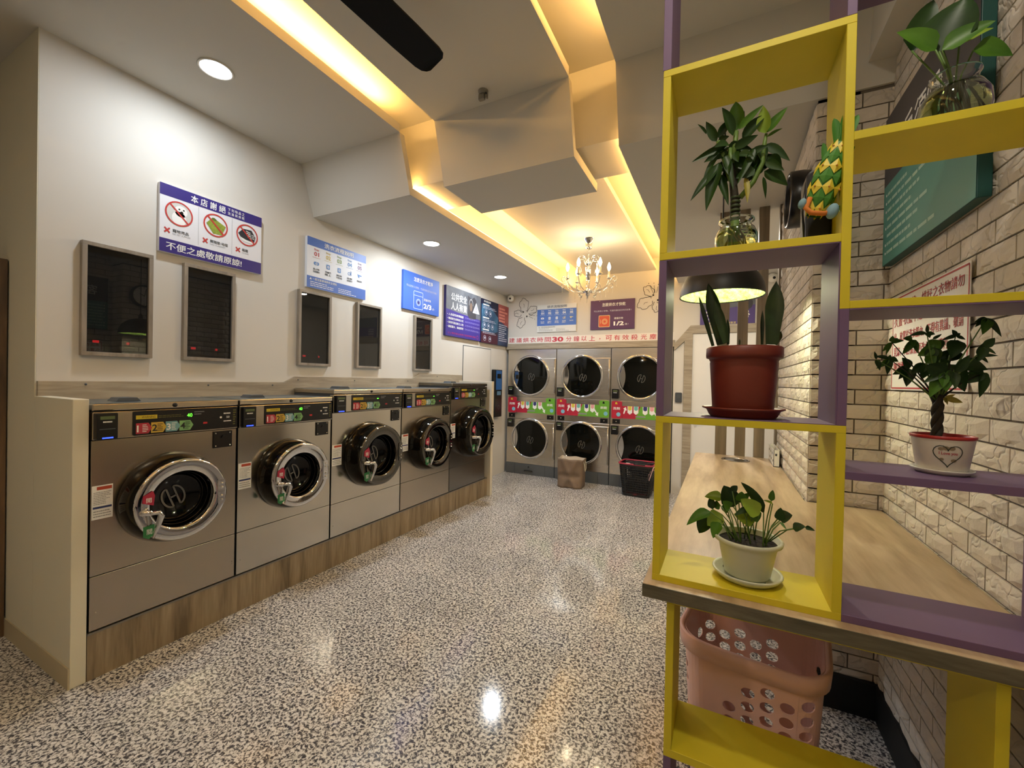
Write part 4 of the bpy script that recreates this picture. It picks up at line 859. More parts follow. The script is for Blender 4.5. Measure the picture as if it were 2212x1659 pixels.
# ------------------------------------------------------------------ worktop
t = thing('worktop', 'long light oak worktop along the brick wall', 'worktop', (0, 0, 0))
ob('slab', MB().prism([(-.187, 1.197), (.652, 1.197), (.652, 2.437), (.366, 2.437), (.366, 3.72), (-.187, 3.72)], .911, .946, 'z'), top_m, t, bevel=.0015)
ob('front_edging', MB().box(-.187, .652, 1.194, 1.197, .911, .9455), edge_m, t)
t = thing('bin_opening', 'round steel waste opening let into the far end of the worktop', 'grommet', (.095, 3.50, .946))
ob('ring', MB().lathe([(.095, 0.0005), (.093, .004), (.080, .004), (.078, -.0), (.076, -.05)], (0, 0, 0), 'z', 36), mat('brushed ring', '#a39a8c', .25, 1.0), t); ob('well', MB().lathe([(.0765, .001), (.0005, .001)], (0, 0, 0), 'z', 30), mat('dark steel flap', '#4a443b', .3, .8), t)
t = thing('white_basket', 'white plastic basket at the far end of the worktop against the brick wall', 'basket', (.322, 3.36, .946))
b = MB(); b.box(0, .036, 0, .34, 0, .004); b.box(0, .003, 0, .34, 0, .115).box(.033, .036, 0, .34, 0, .115).box(0, .036, 0, .003, 0, .115).box(0, .036, .337, .34, 0, .115); ob('body', b, whitepl, t)
for i in range(6): ob('slot', MB().box(-.001, 0, .03+.05*i, .055+.05*i, .03+.045*(i % 2), .045+.045*(i % 2)), charcoal, t)
ob('slot', MB().box(.008, .02, -.001, 0, .075, .09), charcoal, t)

# ------------------------------------------------------------------ yellow and purple shelf divider
Y0_, Y1_ = 1.232, 1.435
sd = thing('shelf_divider', 'yellow and purple open box shelving standing on the worktop and reaching the ceiling', 'shelf', (0, 0, 0))
def bd(name, x0, x1, z0, z1, m_, y0=Y0_, y1=Y1_): return ob(name, MB().box(x0, x1, y0, y1, z0, z1), m_, sd, bevel=.0008, seg=1)
LP0, LP1, MP0, MP1, RP0, RP1 = -.167, -.147, .243, .262, .6465, .656
bd('yellow_board', LP0, MP1, .946, .964, YEL); bd('yellow_post', LP0, LP1, .964, 1.391, YEL); bd('yellow_post', MP0, MP1, .964, 1.391, YEL)
bd('yellow_board', LP0, MP1, 1.391, 1.409, YEL); bd('purple_facing', LP1, MP0, 1.409, 1.411, PUR)
bd('purple_post', LP0, LP1, 1.409, 1.845, PUR); bd('purple_post', MP0, MP1, 1.409, 1.686, PUR); bd('purple_facing', MP0-.003, MP0, 1.411, 1.845, PUR)
bd('purple_facing', LP1, MP0-.003, 1.843, 1.846, PUR)
bd('yellow_board', LP0, MP0, 1.846, 1.866, YEL); bd('yellow_post', MP0, MP1, 1.686, 2.357, YEL)
bd('yellow_post', LP0, LP1, 1.866, 2.357, YEL); bd('yellow_board', LP0, MP1, 2.357, 2.376, YEL)
bd('purple_post', LP0-.002, LP1, 2.376, 3.2745, PUR); bd('purple_post', MP0, MP1, 2.376, 3.2745, PUR)
bd('purple_board', MP1, RP1, 2.524, 2.524+.02, PUR)
bd('yellow_board', MP1, RP1, 2.081, 2.101, YEL); bd('yellow_board', MP1, RP1, 1.686, 1.704, YEL); bd('yellow_post', RP0, RP1, 1.704, 2.081, YEL)
bd('purple_facing', MP1, RP0, 1.682, 1.686, PUR)
bd('purple_board', MP1, RP0, 1.283, 1.302, PUR); bd('purple_post', RP0, RP1, .964, 1.686, PUR); bd('purple_board', MP1, RP1, .946, .964, PUR)
bd('purple_post', RP0, RP1, 2.101, 3.2745, PUR)
t = thing('lower_shelf', 'yellow lower box shelf below the worktop with purple legs', 'shelf', (0, 0, 0))
def bl(name, x0, x1, z0, z1, m_): return ob(name, MB().box(x0, x1, Y0_, 1.44, z0, z1), m_, t, bevel=.0008, seg=1)
bl('yellow_board', -.126, .65, .890, .910, YEL); bl('yellow_post', -.126, -.106, .484, .890, YEL); bl('yellow_board', -.126, .648, .462, .484, YEL)
bl('yellow_post', .523, .545, .484, .890, YEL); bl('leg', -.126, -.106, 0, .462, PUR); bl('leg', .523, .545, 0, .462, PUR)

# ------------------------------------------------------------------ plants
def leaf_mesh(mb, base, tip, w_, side=None, droop=0., cup=.18, shape='lance', n=8):
    """a leaf from base to tip with a folded midrib; side fixes the width direction"""
    B, T = Vector(base), Vector(tip); d = T-B; Ln = d.length; dn = d.normalized()
    view = Vector((0, -1, 0)) if side is None else Vector(side)
    wd = dn.cross(view)
    if wd.length < .1: wd = dn.cross(Vector((0, 0, 1)))
    wd.normalize(); nr = wd.cross(dn).normalized(); vs = []
    for i in range(n+1):
        s = i/n
        if shape == 'lance': f = math.sin(PI*s**.75)**.8*(1-.25*s)
        elif shape == 'heart': f = min(1, 5.0*s+.18)*(1-s**2.2)**.85 if s > 0 else .12
        elif shape == 'oval': f = math.sin(PI*min(1, s*.96+.02))**.75
        else: f = (.55+.6*s-.0*s) if s < .55 else (.88)*(1-((s-.55)/.45)**2)
        if s >= 1: f = .02
        c = B+d*s+Vector((0, 0, -1))*(droop*math.sin(PI*s)*-1*Ln)+nr*(.02*Ln*math.sin(PI*s))
        hw = w_/2*f
        vs += [c-wd*hw+nr*(hw*cup*1.6), c-wd*hw*.5+nr*(hw*cup*.5), c, c+wd*hw*.5+nr*(hw*cup*.5), c+wd*hw+nr*(hw*cup*1.6)]
    fs = [(5*i+j, 5*i+j+1, 5*i+j+6, 5*i+j+5) for i in range(n) for j in range(4)]
    return mb.add(vs, fs, True)
def leaf(parent, base, tip, w_, m_, **k): return ob('leaf', leaf_mesh(MB(), base, tip, w_, **k), m_, parent)
def rel(p, o): return (p[0]-o[0], p[1]-o[1], p[2]-o[2])
def jit(p, dy): return (p[0], p[1]+dy, p[2])
rd = random.Random(11)

# lucky bamboo in a glass jar (shelf z 1.866)
o_ = (.024, 1.335, 1.866)
t = thing('lucky_bamboo', 'dark leafy lucky bamboo standing in the round glass jar on the upper yellow shelf', 'plant', o_)
BAM = [((0.018, 1.335, 2.217), (0.015, 1.335, 2.298), 0.0353),((0.026, 1.335, 2.223), (0.037, 1.335, 2.272), 0.0118),((0.023, 1.335, 2.216), (0.081, 1.335, 2.257), 0.0177),((0.01, 1.335, 2.201), (-0.019, 1.335, 2.275), 0.0235),((0.089, 1.335, 2.19), (0.081, 1.335, 2.257), 0.0324),((0.091, 1.335, 2.192), (0.137, 1.335, 2.241), 0.0235),((0.093, 1.335, 2.183), (0.129, 1.335, 2.197), 0.0074),((0.033, 1.335, 2.185), (0.089, 1.335, 2.236), 0.0265),((-0.031, 1.335, 2.198), (-0.06, 1.335, 2.257), 0.0221),((-0.027, 1.335, 2.208), (0.002, 1.335, 2.25), 0.0206),((-0.058, 1.335, 2.222), (-0.081, 1.335, 2.244), 0.0088),((-0.027, 1.335, 2.2), (0.001, 1.335, 2.203), 0.0147),((-0.005, 1.335, 2.178), (-0.094, 1.335, 2.141), 0.0177),((0.013, 1.335, 2.169), (0.071, 1.335, 2.184), 0.0221),((0.089, 1.335, 2.164), (0.148, 1.335, 2.106), 0.0221),((0.097, 1.335, 2.13), (0.13, 1.335, 2.088), 0.0324),((0.089, 1.335, 2.094), (0.147, 1.335, 2.051), 0.0324),((-0.022, 1.335, 2.162), (-0.068, 1.335, 2.07), 0.0177),((-0.023, 1.335, 2.136), (-0.054, 1.335, 1.997), 0.0324),((-0.028, 1.335, 2.116), (-0.095, 1.335, 2.029), 0.0221),((-0.023, 1.335, 2.104), (0.003, 1.335, 2.007), 0.0206),((0.087, 1.335, 2.079), (0.095, 1.335, 2.021), 0.0103),((0.043, 1.335, 2.08), (0.049, 1.335, 2.002), 0.0147),((0.109, 1.335, 2.137), (0.052, 1.335, 2.081), 0.0324),((-0.01, 1.335, 2.154), (0.014, 1.335, 2.039), 0.0177),((0.075, 1.335, 2.145), (0.041, 1.335, 2.065), 0.0235),((0.065, 1.335, 2.157), (0.023, 1.335, 2.053), 0.0177),((0.052, 1.335, 2.14), (0.096, 1.335, 2.15), 0.0177),((0.002, 1.335, 2.162), (-0.04, 1.335, 2.145), 0.0177),((0.021, 1.335, 2.144), (0.062, 1.335, 2.122), 0.0235),((0.011, 1.335, 2.17), (0.04, 1.335, 2.112), 0.0265),((0.02, 1.335, 2.157), (0.001, 1.335, 2.11), 0.0265),((-0.001, 1.335, 2.173), (0.034, 1.335, 2.175), 0.0235),((0.074, 1.335, 2.165), (0.088, 1.335, 2.106), 0.0265),((0.038, 1.335, 2.174), (0.021, 1.335, 2.126), 0.0235),((0.007, 1.335, 2.134), (-0.015, 1.335, 2.073), 0.0235),((0.016, 1.335, 2.171), (0.06, 1.335, 2.158), 0.0183),((0.035, 1.335, 2.104), (-0.014, 1.335, 2.089), 0.0199),((0.048, 1.335, 2.15), (0.085, 1.335, 2.147), 0.0199),((0.09, 1.335, 2.099), (0.04, 1.335, 2.093), 0.0196),((0.025, 1.335, 2.128), (-0.029, 1.335, 2.136), 0.0267),((0.0, 1.335, 2.135), (0.001, 1.335, 2.083), 0.0195),((0.041, 1.335, 2.166), (-0.017, 1.335, 2.179), 0.0233),((0.024, 1.335, 2.107), (-0.026, 1.335, 2.12), 0.0264),((0.046, 1.335, 2.14), (0.062, 1.335, 2.09), 0.0193),((0.024, 1.335, 2.114), (0.056, 1.335, 2.121), 0.0241),((0.021, 1.335, 2.136), (0.052, 1.335, 2.094), 0.0279),((0.012, 1.335, 2.148), (-0.008, 1.335, 2.118), 0.0205),((0.03, 1.335, 2.118), (0.021, 1.335, 2.078), 0.027),((0.001, 1.335, 2.178), (-0.036, 1.335, 2.168), 0.024),((0.016, 1.335, 2.153), (0.025, 1.335, 2.113), 0.0181),((0.066, 1.335, 2.099), (0.019, 1.335, 2.076), 0.0275),((-0.008, 1.335, 2.162), (-0.064, 1.335, 2.15), 0.0219),((0.091, 1.335, 2.114), (0.133, 1.335, 2.073), 0.0196),((0.038, 1.335, 2.163), (-0.003, 1.335, 2.19), 0.0211),((-0.009, 1.335, 2.181), (-0.046, 1.335, 2.176), 0.0214),((0.022, 1.335, 2.17), (0.043, 1.335, 2.109), 0.0198),((-0.004, 1.335, 2.179), (-0.03, 1.335, 2.156), 0.0192)]
for i, (b0, b1, w_) in enumerate(BAM):
    m_ = leafL if i == 4 else (leafM if i in (0, 5, 6, 2) else (leafY if i == 22 else leafD))
    dy = rd.uniform(-.035, .03); leaf(t, rel(jit(b0, dy*.3), o_), rel(jit(b1, dy), o_), w_*1.25, m_, shape='lance', droop=rd.uniform(0, .08), cup=rd.uniform(.1, .4), side=(rd.uniform(-.5, .5), -1, rd.uniform(-.4, .4)))
for k, pth in enumerate([[(0.02, 1.335, 1.989),(0.018, 1.335, 2.028),(0.014, 1.335, 2.068),(0.011, 1.335, 2.107),(0.005, 1.335, 2.148),(0.002, 1.335, 2.172)],[(0.032, 1.335, 2.028),(0.063, 1.335, 2.066),(0.084, 1.335, 2.113),(0.087, 1.335, 2.162),(0.091, 1.335, 2.192)],[(0.008, 1.335, 2.082),(-0.017, 1.335, 2.166),(-0.027, 1.335, 2.2)],[(0.009, 1.335, 2.134),(0.016, 1.335, 2.184),(0.018, 1.335, 2.217)],[(0.012, 1.335, 2.107),(0.002, 1.335, 2.172)]]): ob('stem', MB().tube([rel(p, o_) for p in pth], [(.012, .011, .010, .009, .006, .004)[min(i, 5)]*(1.0 if k == 0 else .62) for i in range(len(pth))], 8), stemD if k == 0 else stemG, t)
b = MB(); 
for q in range(6): b.lathe([(.0128, .10+q*.012), (.0138, .103+q*.012), (.0128, .106+q*.012)], (-0.004, 0, 0), 'z', 14)
ob('stem_ring', b, mat('ringed green stem', '#33421f', .6), t)
def jar(name, label, loc, prof, inner, water_h):
    t = thing(name, label, 'jar', loc)
    ob('glass', MB().lathe(prof+[(r-.0025, z) for r, z in reversed(prof[1:])]+[(.0005, prof[1][1]+.003)], (0, 0, 0), 'z', 40), glass, t, weld=False)
    ob('water', MB().lathe([(.0005, prof[1][1]+.0045)]+[(r-.0035, max(z, prof[1][1]+.0045)) for r, z in inner]+[(.0005, water_h)], (0, 0, 0), 'z', 36), water_m, t)
    return t
pf = [(.0005, 0.0005), (.034, .0005), (.045, .012), (.054, .035), (.054, .055), (.046, .074), (.038, .082), (.038, .088), (.046, .094), (.045, .100), (.038, .102)]
j1 = jar('glass_jar', 'small round glass jar of water holding the lucky bamboo', o_, pf, [(.034, .002), (.045, .012), (.054, .035), (.054, .055), (.046, .070)], .0705)
b = MB(); rr = random.Random(3)
for q in range(16):
    a = rr.uniform(0, 2*PI); r = rr.uniform(.004, .036); b.tube([(0, 0, .075), (r*.5*math.cos(a), r*.5*math.sin(a), .05), (r*math.cos(a+.6), r*math.sin(a+.6), .012+rr.uniform(0, .02))], .0014, 5)
o = ob('roots', b, mat('pale roots', '#8b7a4e', .8), t); o['kind'] = 'stuff'
ob('stem_foot', MB().tube([(-0.004, 0, .012), (-0.004, 0, .10)], .0115, 10), stemG, t)
# snake plant
o_ = (.050, 1.335, 1.411)
t = thing('snake_plant', 'dark snake plant in a large terracotta-brown pot on the purple shelf', 'plant', o_)
terra = mat('terracotta plastic', '#6f2a1a', .45, bump=(60, .03, .001))
ob('pot', MB().lathe([(.0005, .012), (.073, .012), (.076, .02), (.085, .150), (.084, .155), (.088, .163), (.0945, .165), (.0955, .172), (.0950, .192), (.091, .195), (.087, .19), (.084, .165), (.0005, .164)], (0, 0, 0), 'z', 56), terra, t)
ob('saucer', MB().lathe([(.0005, 0), (.080, 0), (.085, .006), (.092, .020), (.103, .024), (.102, .028), (.088, .024), (.080, .008), (.0005, .006)], (0, 0, 0), 'z', 56), terra, t)
ob('soil', MB().lathe([(.085, .172), (.0005, .176)], (0, 0, 0), 'z', 30), soil, t)
for (b0, b1, w_, sh, bow) in [((-0.006, 1.35, 1.617), (-0.045, 1.35, 1.797), 0.0435, 'blade', 0.35),((0.006, 1.31, 1.618), (-0.025, 1.31, 1.737), 0.0301, 'blade', 0.3),((0.114, 1.31, 1.611), (0.121, 1.31, 1.779), 0.0502, 'blade', 0.25),((-0.028, 1.35, 1.613), (-0.069, 1.35, 1.762), 0.0151, 'blade', 0.2),((0.011, 1.35, 1.617), (0.008, 1.35, 1.69), 0.0127, 'blade', 0.2),((0.095, 1.35, 1.615), (0.094, 1.35, 1.71), 0.0114, 'blade', 0.2),((0.125, 1.35, 1.614), (0.139, 1.35, 1.65), 0.0201, 'blade', 0.25),((0.04, 1.35, 1.613), (0.04, 1.35, 1.631), 0.005, 'blade', 0.2)]: leaf(t, rel(b0, o_), rel(b1, o_), w_, mat('snake plant leaf', '#1d3015', .4, var=(18, '#314a20', 1)), shape=sh, cup=bow, n=10)
# golden pothos in a pale pot
o_ = (.071, 1.335, .964)
t = thing('golden_pothos', 'light green pothos in a pale oval pot on the lowest yellow box shelf', 'plant', o_)
pale = mat('pale green white plastic', '#cdd0bb', .45, var=(9, '#c3c6ae', .7))
ob('pot', MB().lathe([(.0005, .012), (.054, .012), (.057, .016), (.072, .095), (.0735, .100), (.084, .104), (.086, .112), (.083, .116), (.077, .114), (.072, .100), (.0005, .099)], (0, 0, 0), 'z', 56), pale, t)
ob('saucer', MB().lathe([(.0005, 0), (.066, 0), (.080, .010), (.087, .020), (.085, .024), (.079, .020), (.064, .007), (.0005, .006)], (0, 0, 0), 'z', 56), pale, t)
ob('soil', MB().lathe([(.0735, .101), (.0005, .104)], (0, 0, 0), 'z', 30), soil, t)
for a in (2.6, 5.4): ob('foot', MB().prism([(-.006, .006), (.006, .006), (0, .018)], -.003, .003, 'y'), charcoal, t, (.064*math.cos(a), .064*math.sin(a)-.004, 0))
for i, (b0, b1, w_, c) in enumerate([((0.007, 1.335, 1.171), (-0.041, 1.335, 1.166), 0.0255, 2),((0.035, 1.335, 1.151), (0.009, 1.335, 1.207), 0.0464, 0),((0.031, 1.335, 1.199), (0.043, 1.335, 1.216), 0.0162, 0),((0.053, 1.335, 1.174), (0.054, 1.335, 1.203), 0.0255, 1),((0.048, 1.335, 1.167), (0.075, 1.335, 1.195), 0.0186, 1),((0.109, 1.335, 1.148), (0.052, 1.335, 1.224), 0.0244, 0),((0.096, 1.335, 1.148), (0.051, 1.335, 1.186), 0.0394, 2),((0.087, 1.335, 1.124), (0.036, 1.335, 1.134), 0.0441, 2),((-0.019, 1.335, 1.134), (-0.025, 1.335, 1.167), 0.0197, 0),((-0.024, 1.335, 1.141), (-0.084, 1.335, 1.095), 0.0267, 1),((-0.029, 1.335, 1.115), (-0.053, 1.335, 1.06), 0.0394, 0),((0.005, 1.335, 1.131), (-0.031, 1.335, 1.092), 0.0394, 2),((-0.001, 1.335, 1.111), (-0.015, 1.335, 1.066), 0.0278, 1),((0.071, 1.335, 1.16), (0.037, 1.335, 1.138), 0.0151, 0),((0.143, 1.335, 1.142), (0.144, 1.335, 1.179), 0.0209, 0),((0.142, 1.335, 1.144), (0.173, 1.335, 1.157), 0.0302, 0),((0.127, 1.335, 1.181), (0.131, 1.335, 1.21), 0.0139, 1),((0.127, 1.335, 1.182), (0.105, 1.335, 1.189), 0.0065, 2),((0.174, 1.335, 1.124), (0.2, 1.335, 1.136), 0.0209, 0),((0.2, 1.335, 1.135), (0.219, 1.335, 1.131), 0.0097, 0),((0.001, 1.335, 1.149), (-0.017, 1.335, 1.139), 0.022, 1),((0.145, 1.335, 1.139), (0.157, 1.335, 1.125), 0.006, 1),((0.023, 1.335, 1.153), (0.007, 1.335, 1.175), 0.0278, 1),((0.026, 1.335, 1.143), (0.004, 1.335, 1.137), 0.0255, 1),((0.071, 1.335, 1.144), (0.097, 1.335, 1.16), 0.0302, 2),((0.077, 1.335, 1.133), (0.102, 1.335, 1.153), 0.0278, 1)]):
    dy = rd.uniform(-.03, .03); leaf(t, rel(jit(b0, dy), o_), rel(jit(b1, dy*1.4), o_), w_*1.25, (leafD, leafM, leafL)[c], shape='heart', droop=rd.uniform(0, .1), cup=rd.uniform(.05, .3), side=(rd.uniform(-.3, .3), -1, rd.uniform(0, .9)))
    bb = Vector(rel(jit(b0, dy), o_)); s0 = Vector((max(-.05, min(.055, bb.x*.45+rd.uniform(-.01, .02))), rd.uniform(-.03, .03), .103))
    ob('stalk', MB().tube([s0, s0.lerp(bb, .5)+Vector((0, 0, .012)), bb], .0017, 6), stemG, t)
# money tree with a heart on its pot
o_ = (.468, 1.345, 1.302)
t = thing('money_tree', 'small money tree with a braided trunk in a white pot printed with a heart', 'plant', o_)
potw = mat('white painted pot', '#d9d4c8', .5)
ob('pot', MB().lathe([(.0005, .010), (.043, .010), (.045, .013), (.055, .082), (.0555, .084)], (0, 0, 0), 'z', 48), potw, t)
ob('red_rim', MB().lathe([(.0553, .083), (.057, .084), (.0575, .090), (.055, .091), (.053, .088), (.052, .078)], (0, 0, 0), 'z', 48), mat('red glaze', '#a32a26', .3), t)
ob('saucer', MB().lathe([(.0005, 0), (.045, 0), (.056, .010), (.055, .0125), (.044, .006), (.0005, .005)], (0, 0, 0), 'z', 48), mat('pale saucer', '#c9c6bd', .4), t)
ob('soil', MB().lathe([(.0525, .080), (.0005, .082)], (0, 0, 0), 'z', 30), mat('grey soil', '#6a625a', .95), t)
# heart decal wrapped on the pot's front
def wrap(b, out=.0008, a0=-PI/2-.14):
    r = []
    for x, y, z in b.v: rr = .045+(z-.013)/.069*.010+out; a = a0+x/rr; r.append((rr*math.cos(a), rr*math.sin(a), z))
    b.v = r; return b
hp = [(.016*math.sin(q)**3*1.55, .049+.00118*(13*math.cos(q)-5*math.cos(2*q)-2*math.cos(3*q)-math.cos(4*q))*1.45) for q in [2*PI*i/32 for i in range(33)]]
b = MB(); line(b, hp, .0018); ob('heart_outline', wrap(b), mat('dark green print', '#2b3328', .6), t)
b = MB(); [disc(b, x, z, r, 0, 12, sz=.8) for x, z, r in ((-.012, .062, .005), (-.004, .064, .006), (.006, .064, .006), (-.010, .038, .004), (.010, .036, .005))]; ob('ornament', wrap(b, .0006), mat('faded bear print', '#8a7a60', .6), t)
ob('lettering', wrap(put_text(MB(), 'I Love you', -.015, .016, .047, .056, 0, .02), .001), mat('dull red print', '#b24048'), t)
for s_ in (0, 2.09, 4.19):
    ob('trunk', MB().tube([(-0.01+.0055*math.cos(s_+q*.55), .0055*math.sin(s_+q*.55), .078+q*.0075) for q in range(13)]+[(-0.01+.012*math.cos(s_+7), .012*math.sin(s_+7), .185)], [.0065]*12+[.005, .004], 8), stemD, t)
for (c0, tips) in [((0.37, 1.345, 1.574), [((0.342, 1.345, 1.58), 0.0132, 0), ((0.369, 1.345, 1.534), 0.0198, 0), ((0.39, 1.345, 1.567), 0.0165, 0), ((0.347, 1.345, 1.549), 0.0149, 1), ((0.371, 1.345, 1.584), 0.0099, 0)]),((0.343, 1.345, 1.572), [((0.342, 1.345, 1.593), 0.0083, 0), ((0.351, 1.345, 1.544), 0.0149, 0)]),((0.375, 1.345, 1.616), [((0.395, 1.345, 1.618), 0.0132, 1), ((0.374, 1.345, 1.631), 0.0132, 1), ((0.36, 1.345, 1.593), 0.0132, 1), ((0.368, 1.345, 1.585), 0.0099, 1), ((0.389, 1.345, 1.626), 0.0099, 1)]),((0.425, 1.345, 1.632), [((0.394, 1.345, 1.626), 0.0116, 0), ((0.426, 1.345, 1.653), 0.0083, 0), ((0.438, 1.345, 1.628), 0.0116, 0), ((0.427, 1.345, 1.619), 0.0132, 0)]),((0.414, 1.345, 1.621), [((0.399, 1.345, 1.586), 0.0198, 1), ((0.424, 1.345, 1.588), 0.0165, 1), ((0.398, 1.345, 1.625), 0.0165, 1), ((0.414, 1.345, 1.602), 0.0165, 1)]),((0.445, 1.345, 1.62), [((0.452, 1.345, 1.584), 0.0264, 1), ((0.431, 1.345, 1.583), 0.0198, 1), ((0.463, 1.345, 1.632), 0.0083, 0)]),((0.462, 1.345, 1.619), [((0.459, 1.345, 1.592), 0.0165, 0)]),((0.492, 1.345, 1.629), [((0.464, 1.345, 1.617), 0.0116, 0), ((0.481, 1.345, 1.642), 0.0116, 0), ((0.509, 1.345, 1.619), 0.0099, 0), ((0.501, 1.345, 1.634), 0.0083, 0)]),((0.495, 1.345, 1.618), [((0.481, 1.345, 1.574), 0.0413, 0)]),((0.526, 1.345, 1.663), [((0.503, 1.345, 1.652), 0.0116, 0), ((0.518, 1.345, 1.625), 0.0281, 1), ((0.549, 1.345, 1.619), 0.0139, 0), ((0.508, 1.345, 1.643), 0.0132, 0)]),((0.519, 1.345, 1.596), [((0.537, 1.345, 1.617), 0.0205, 0), ((0.536, 1.345, 1.58), 0.0092, 0), ((0.505, 1.345, 1.562), 0.0231, 0)]),((0.51, 1.345, 1.586), [((0.452, 1.345, 1.57), 0.0363, 0)]),((0.539, 1.345, 1.579), [((0.542, 1.345, 1.611), 0.0238, 0), ((0.566, 1.345, 1.58), 0.0099, 0), ((0.553, 1.345, 1.564), 0.0092, 0), ((0.523, 1.345, 1.569), 0.0092, 0)]),((0.481, 1.345, 1.56), [((0.503, 1.345, 1.496), 0.0446, 0), ((0.454, 1.345, 1.57), 0.0198, 0), ((0.466, 1.345, 1.525), 0.0297, 0)]),((0.488, 1.345, 1.56), [((0.539, 1.345, 1.547), 0.0363, 0)]),((0.534, 1.345, 1.541), [((0.53, 1.345, 1.483), 0.0248, 0), ((0.545, 1.345, 1.516), 0.0125, 0), ((0.501, 1.345, 1.515), 0.0314, 0), ((0.495, 1.345, 1.562), 0.0198, 0), ((0.5, 1.345, 1.537), 0.0149, 0)]),((0.454, 1.345, 1.54), [((0.417, 1.345, 1.555), 0.0429, 0), ((0.43, 1.345, 1.481), 0.0363, 1), ((0.455, 1.345, 1.496), 0.0314, 1), ((0.416, 1.345, 1.514), 0.0198, 0), ((0.466, 1.345, 1.52), 0.0264, 0)]),((0.413, 1.345, 1.55), [((0.38, 1.345, 1.535), 0.0248, 0), ((0.405, 1.345, 1.505), 0.0314, 0), ((0.393, 1.345, 1.523), 0.0198, 0), ((0.395, 1.345, 1.577), 0.0264, 0)]),((0.472, 1.345, 1.481), [((0.487, 1.345, 1.489), 0.0083, 3), ((0.504, 1.345, 1.47), 0.0158, 3), ((0.479, 1.345, 1.463), 0.0092, 3), ((0.469, 1.345, 1.469), 0.0083, 3)]),((0.446, 1.345, 1.599), [((0.418, 1.345, 1.58), 0.0297, 1), ((0.454, 1.345, 1.56), 0.0297, 0), ((0.435, 1.345, 1.56), 0.0297, 0)]),((0.472, 1.345, 1.54), [((0.495, 1.345, 1.579), 0.0264, 0), ((0.455, 1.345, 1.52), 0.0264, 1), ((0.47, 1.345, 1.501), 0.0198, 0)]),((0.432, 1.345, 1.562), [((0.41, 1.345, 1.539), 0.0297, 0), ((0.45, 1.345, 1.579), 0.0264, 1), ((0.429, 1.345, 1.525), 0.0297, 0)])]:
    dy = rd.uniform(-.045, .035); C = Vector(rel(jit(c0, dy), o_)); T0 = Vector((-0.01, 0, .17))
    ob('branch', MB().tube([T0, T0.lerp(C, .45)+Vector((0, 0, .008)), C], [.0028, .0016, .001], 6), stemG if rd.random() < .5 else stemD, t)
    for (tp, w_, c) in tips:
        leaf(t, C, rel(jit(tp, dy+rd.uniform(-.012, .012)), o_), w_*.95, (leafD, leafM, leafL, leafY)[c], shape='lance', cup=rd.uniform(.1, .35), droop=rd.uniform(-.02, .08), side=(rd.uniform(-.3, .3), -1, rd.uniform(-.3, .5)))
# pothos in the glass jar on top of the right-hand box
o_ = (.468, 1.335, 2.101)
t = thing('trailing_pothos', 'large-leaved pothos growing out of the glass jar at the top right', 'plant', o_)
for i, (b0, b1, w_, c) in enumerate([((0.433, 1.335, 2.288), (0.472, 1.335, 2.389), 0.1107, 0),((0.39, 1.335, 2.318), (0.427, 1.335, 2.426), 0.0659, 0),((0.423, 1.335, 2.288), (0.349, 1.335, 2.343), 0.0589, 1),((0.481, 1.335, 2.318), (0.542, 1.335, 2.341), 0.0259, 2),((0.509, 1.335, 2.3), (0.581, 1.335, 2.275), 0.0659, 1),((0.432, 1.335, 2.278), (0.509, 1.335, 2.3), 0.0518, 1)]):
    dy = (-.02, .0, -.03, .02, .03, -.04)[i % 6]; leaf(t, rel(jit(b0, dy), o_), rel(jit(b1, dy*1.5), o_), w_, (leafD, leafM, leafL)[c], shape='heart', cup=.2, droop=.04, side=((-.3, .2, 0)[i % 3], -1, .3))
    bb = Vector(rel(jit(b0, dy), o_)); ob('stalk', MB().tube([(.0, 0, .08), (bb.x*.4, bb.y*.4, .14), bb], .002, 6), stemG, t)
b = MB()
for q in range(22):
    a = rr.uniform(0, 2*PI); r = rr.uniform(.006, .045); b.tube([(0, 0, .12), (r*.6*math.cos(a), r*.6*math.sin(a), .07), (r*math.cos(a+.5), r*math.sin(a+.5), .015+rr.uniform(0, .03))], .0014, 5)
o = ob('roots', b, mat('dark roots', '#4c4630', .8), t); o['kind'] = 'stuff'
pf2 = [(.0005, 0.0005), (.045, .0005), (.056, .012), (.063, .045), (.061, .075), (.048, .10), (.040, .108), (.040, .122), (.045, .13), (.044, .134)]
jar('glass_jar', 'large glass jar of water with roots on the top right shelf', o_, pf2, [(.045, .002), (.056, .012), (.063, .045), (.061, .075), (.05, .095)], .096)

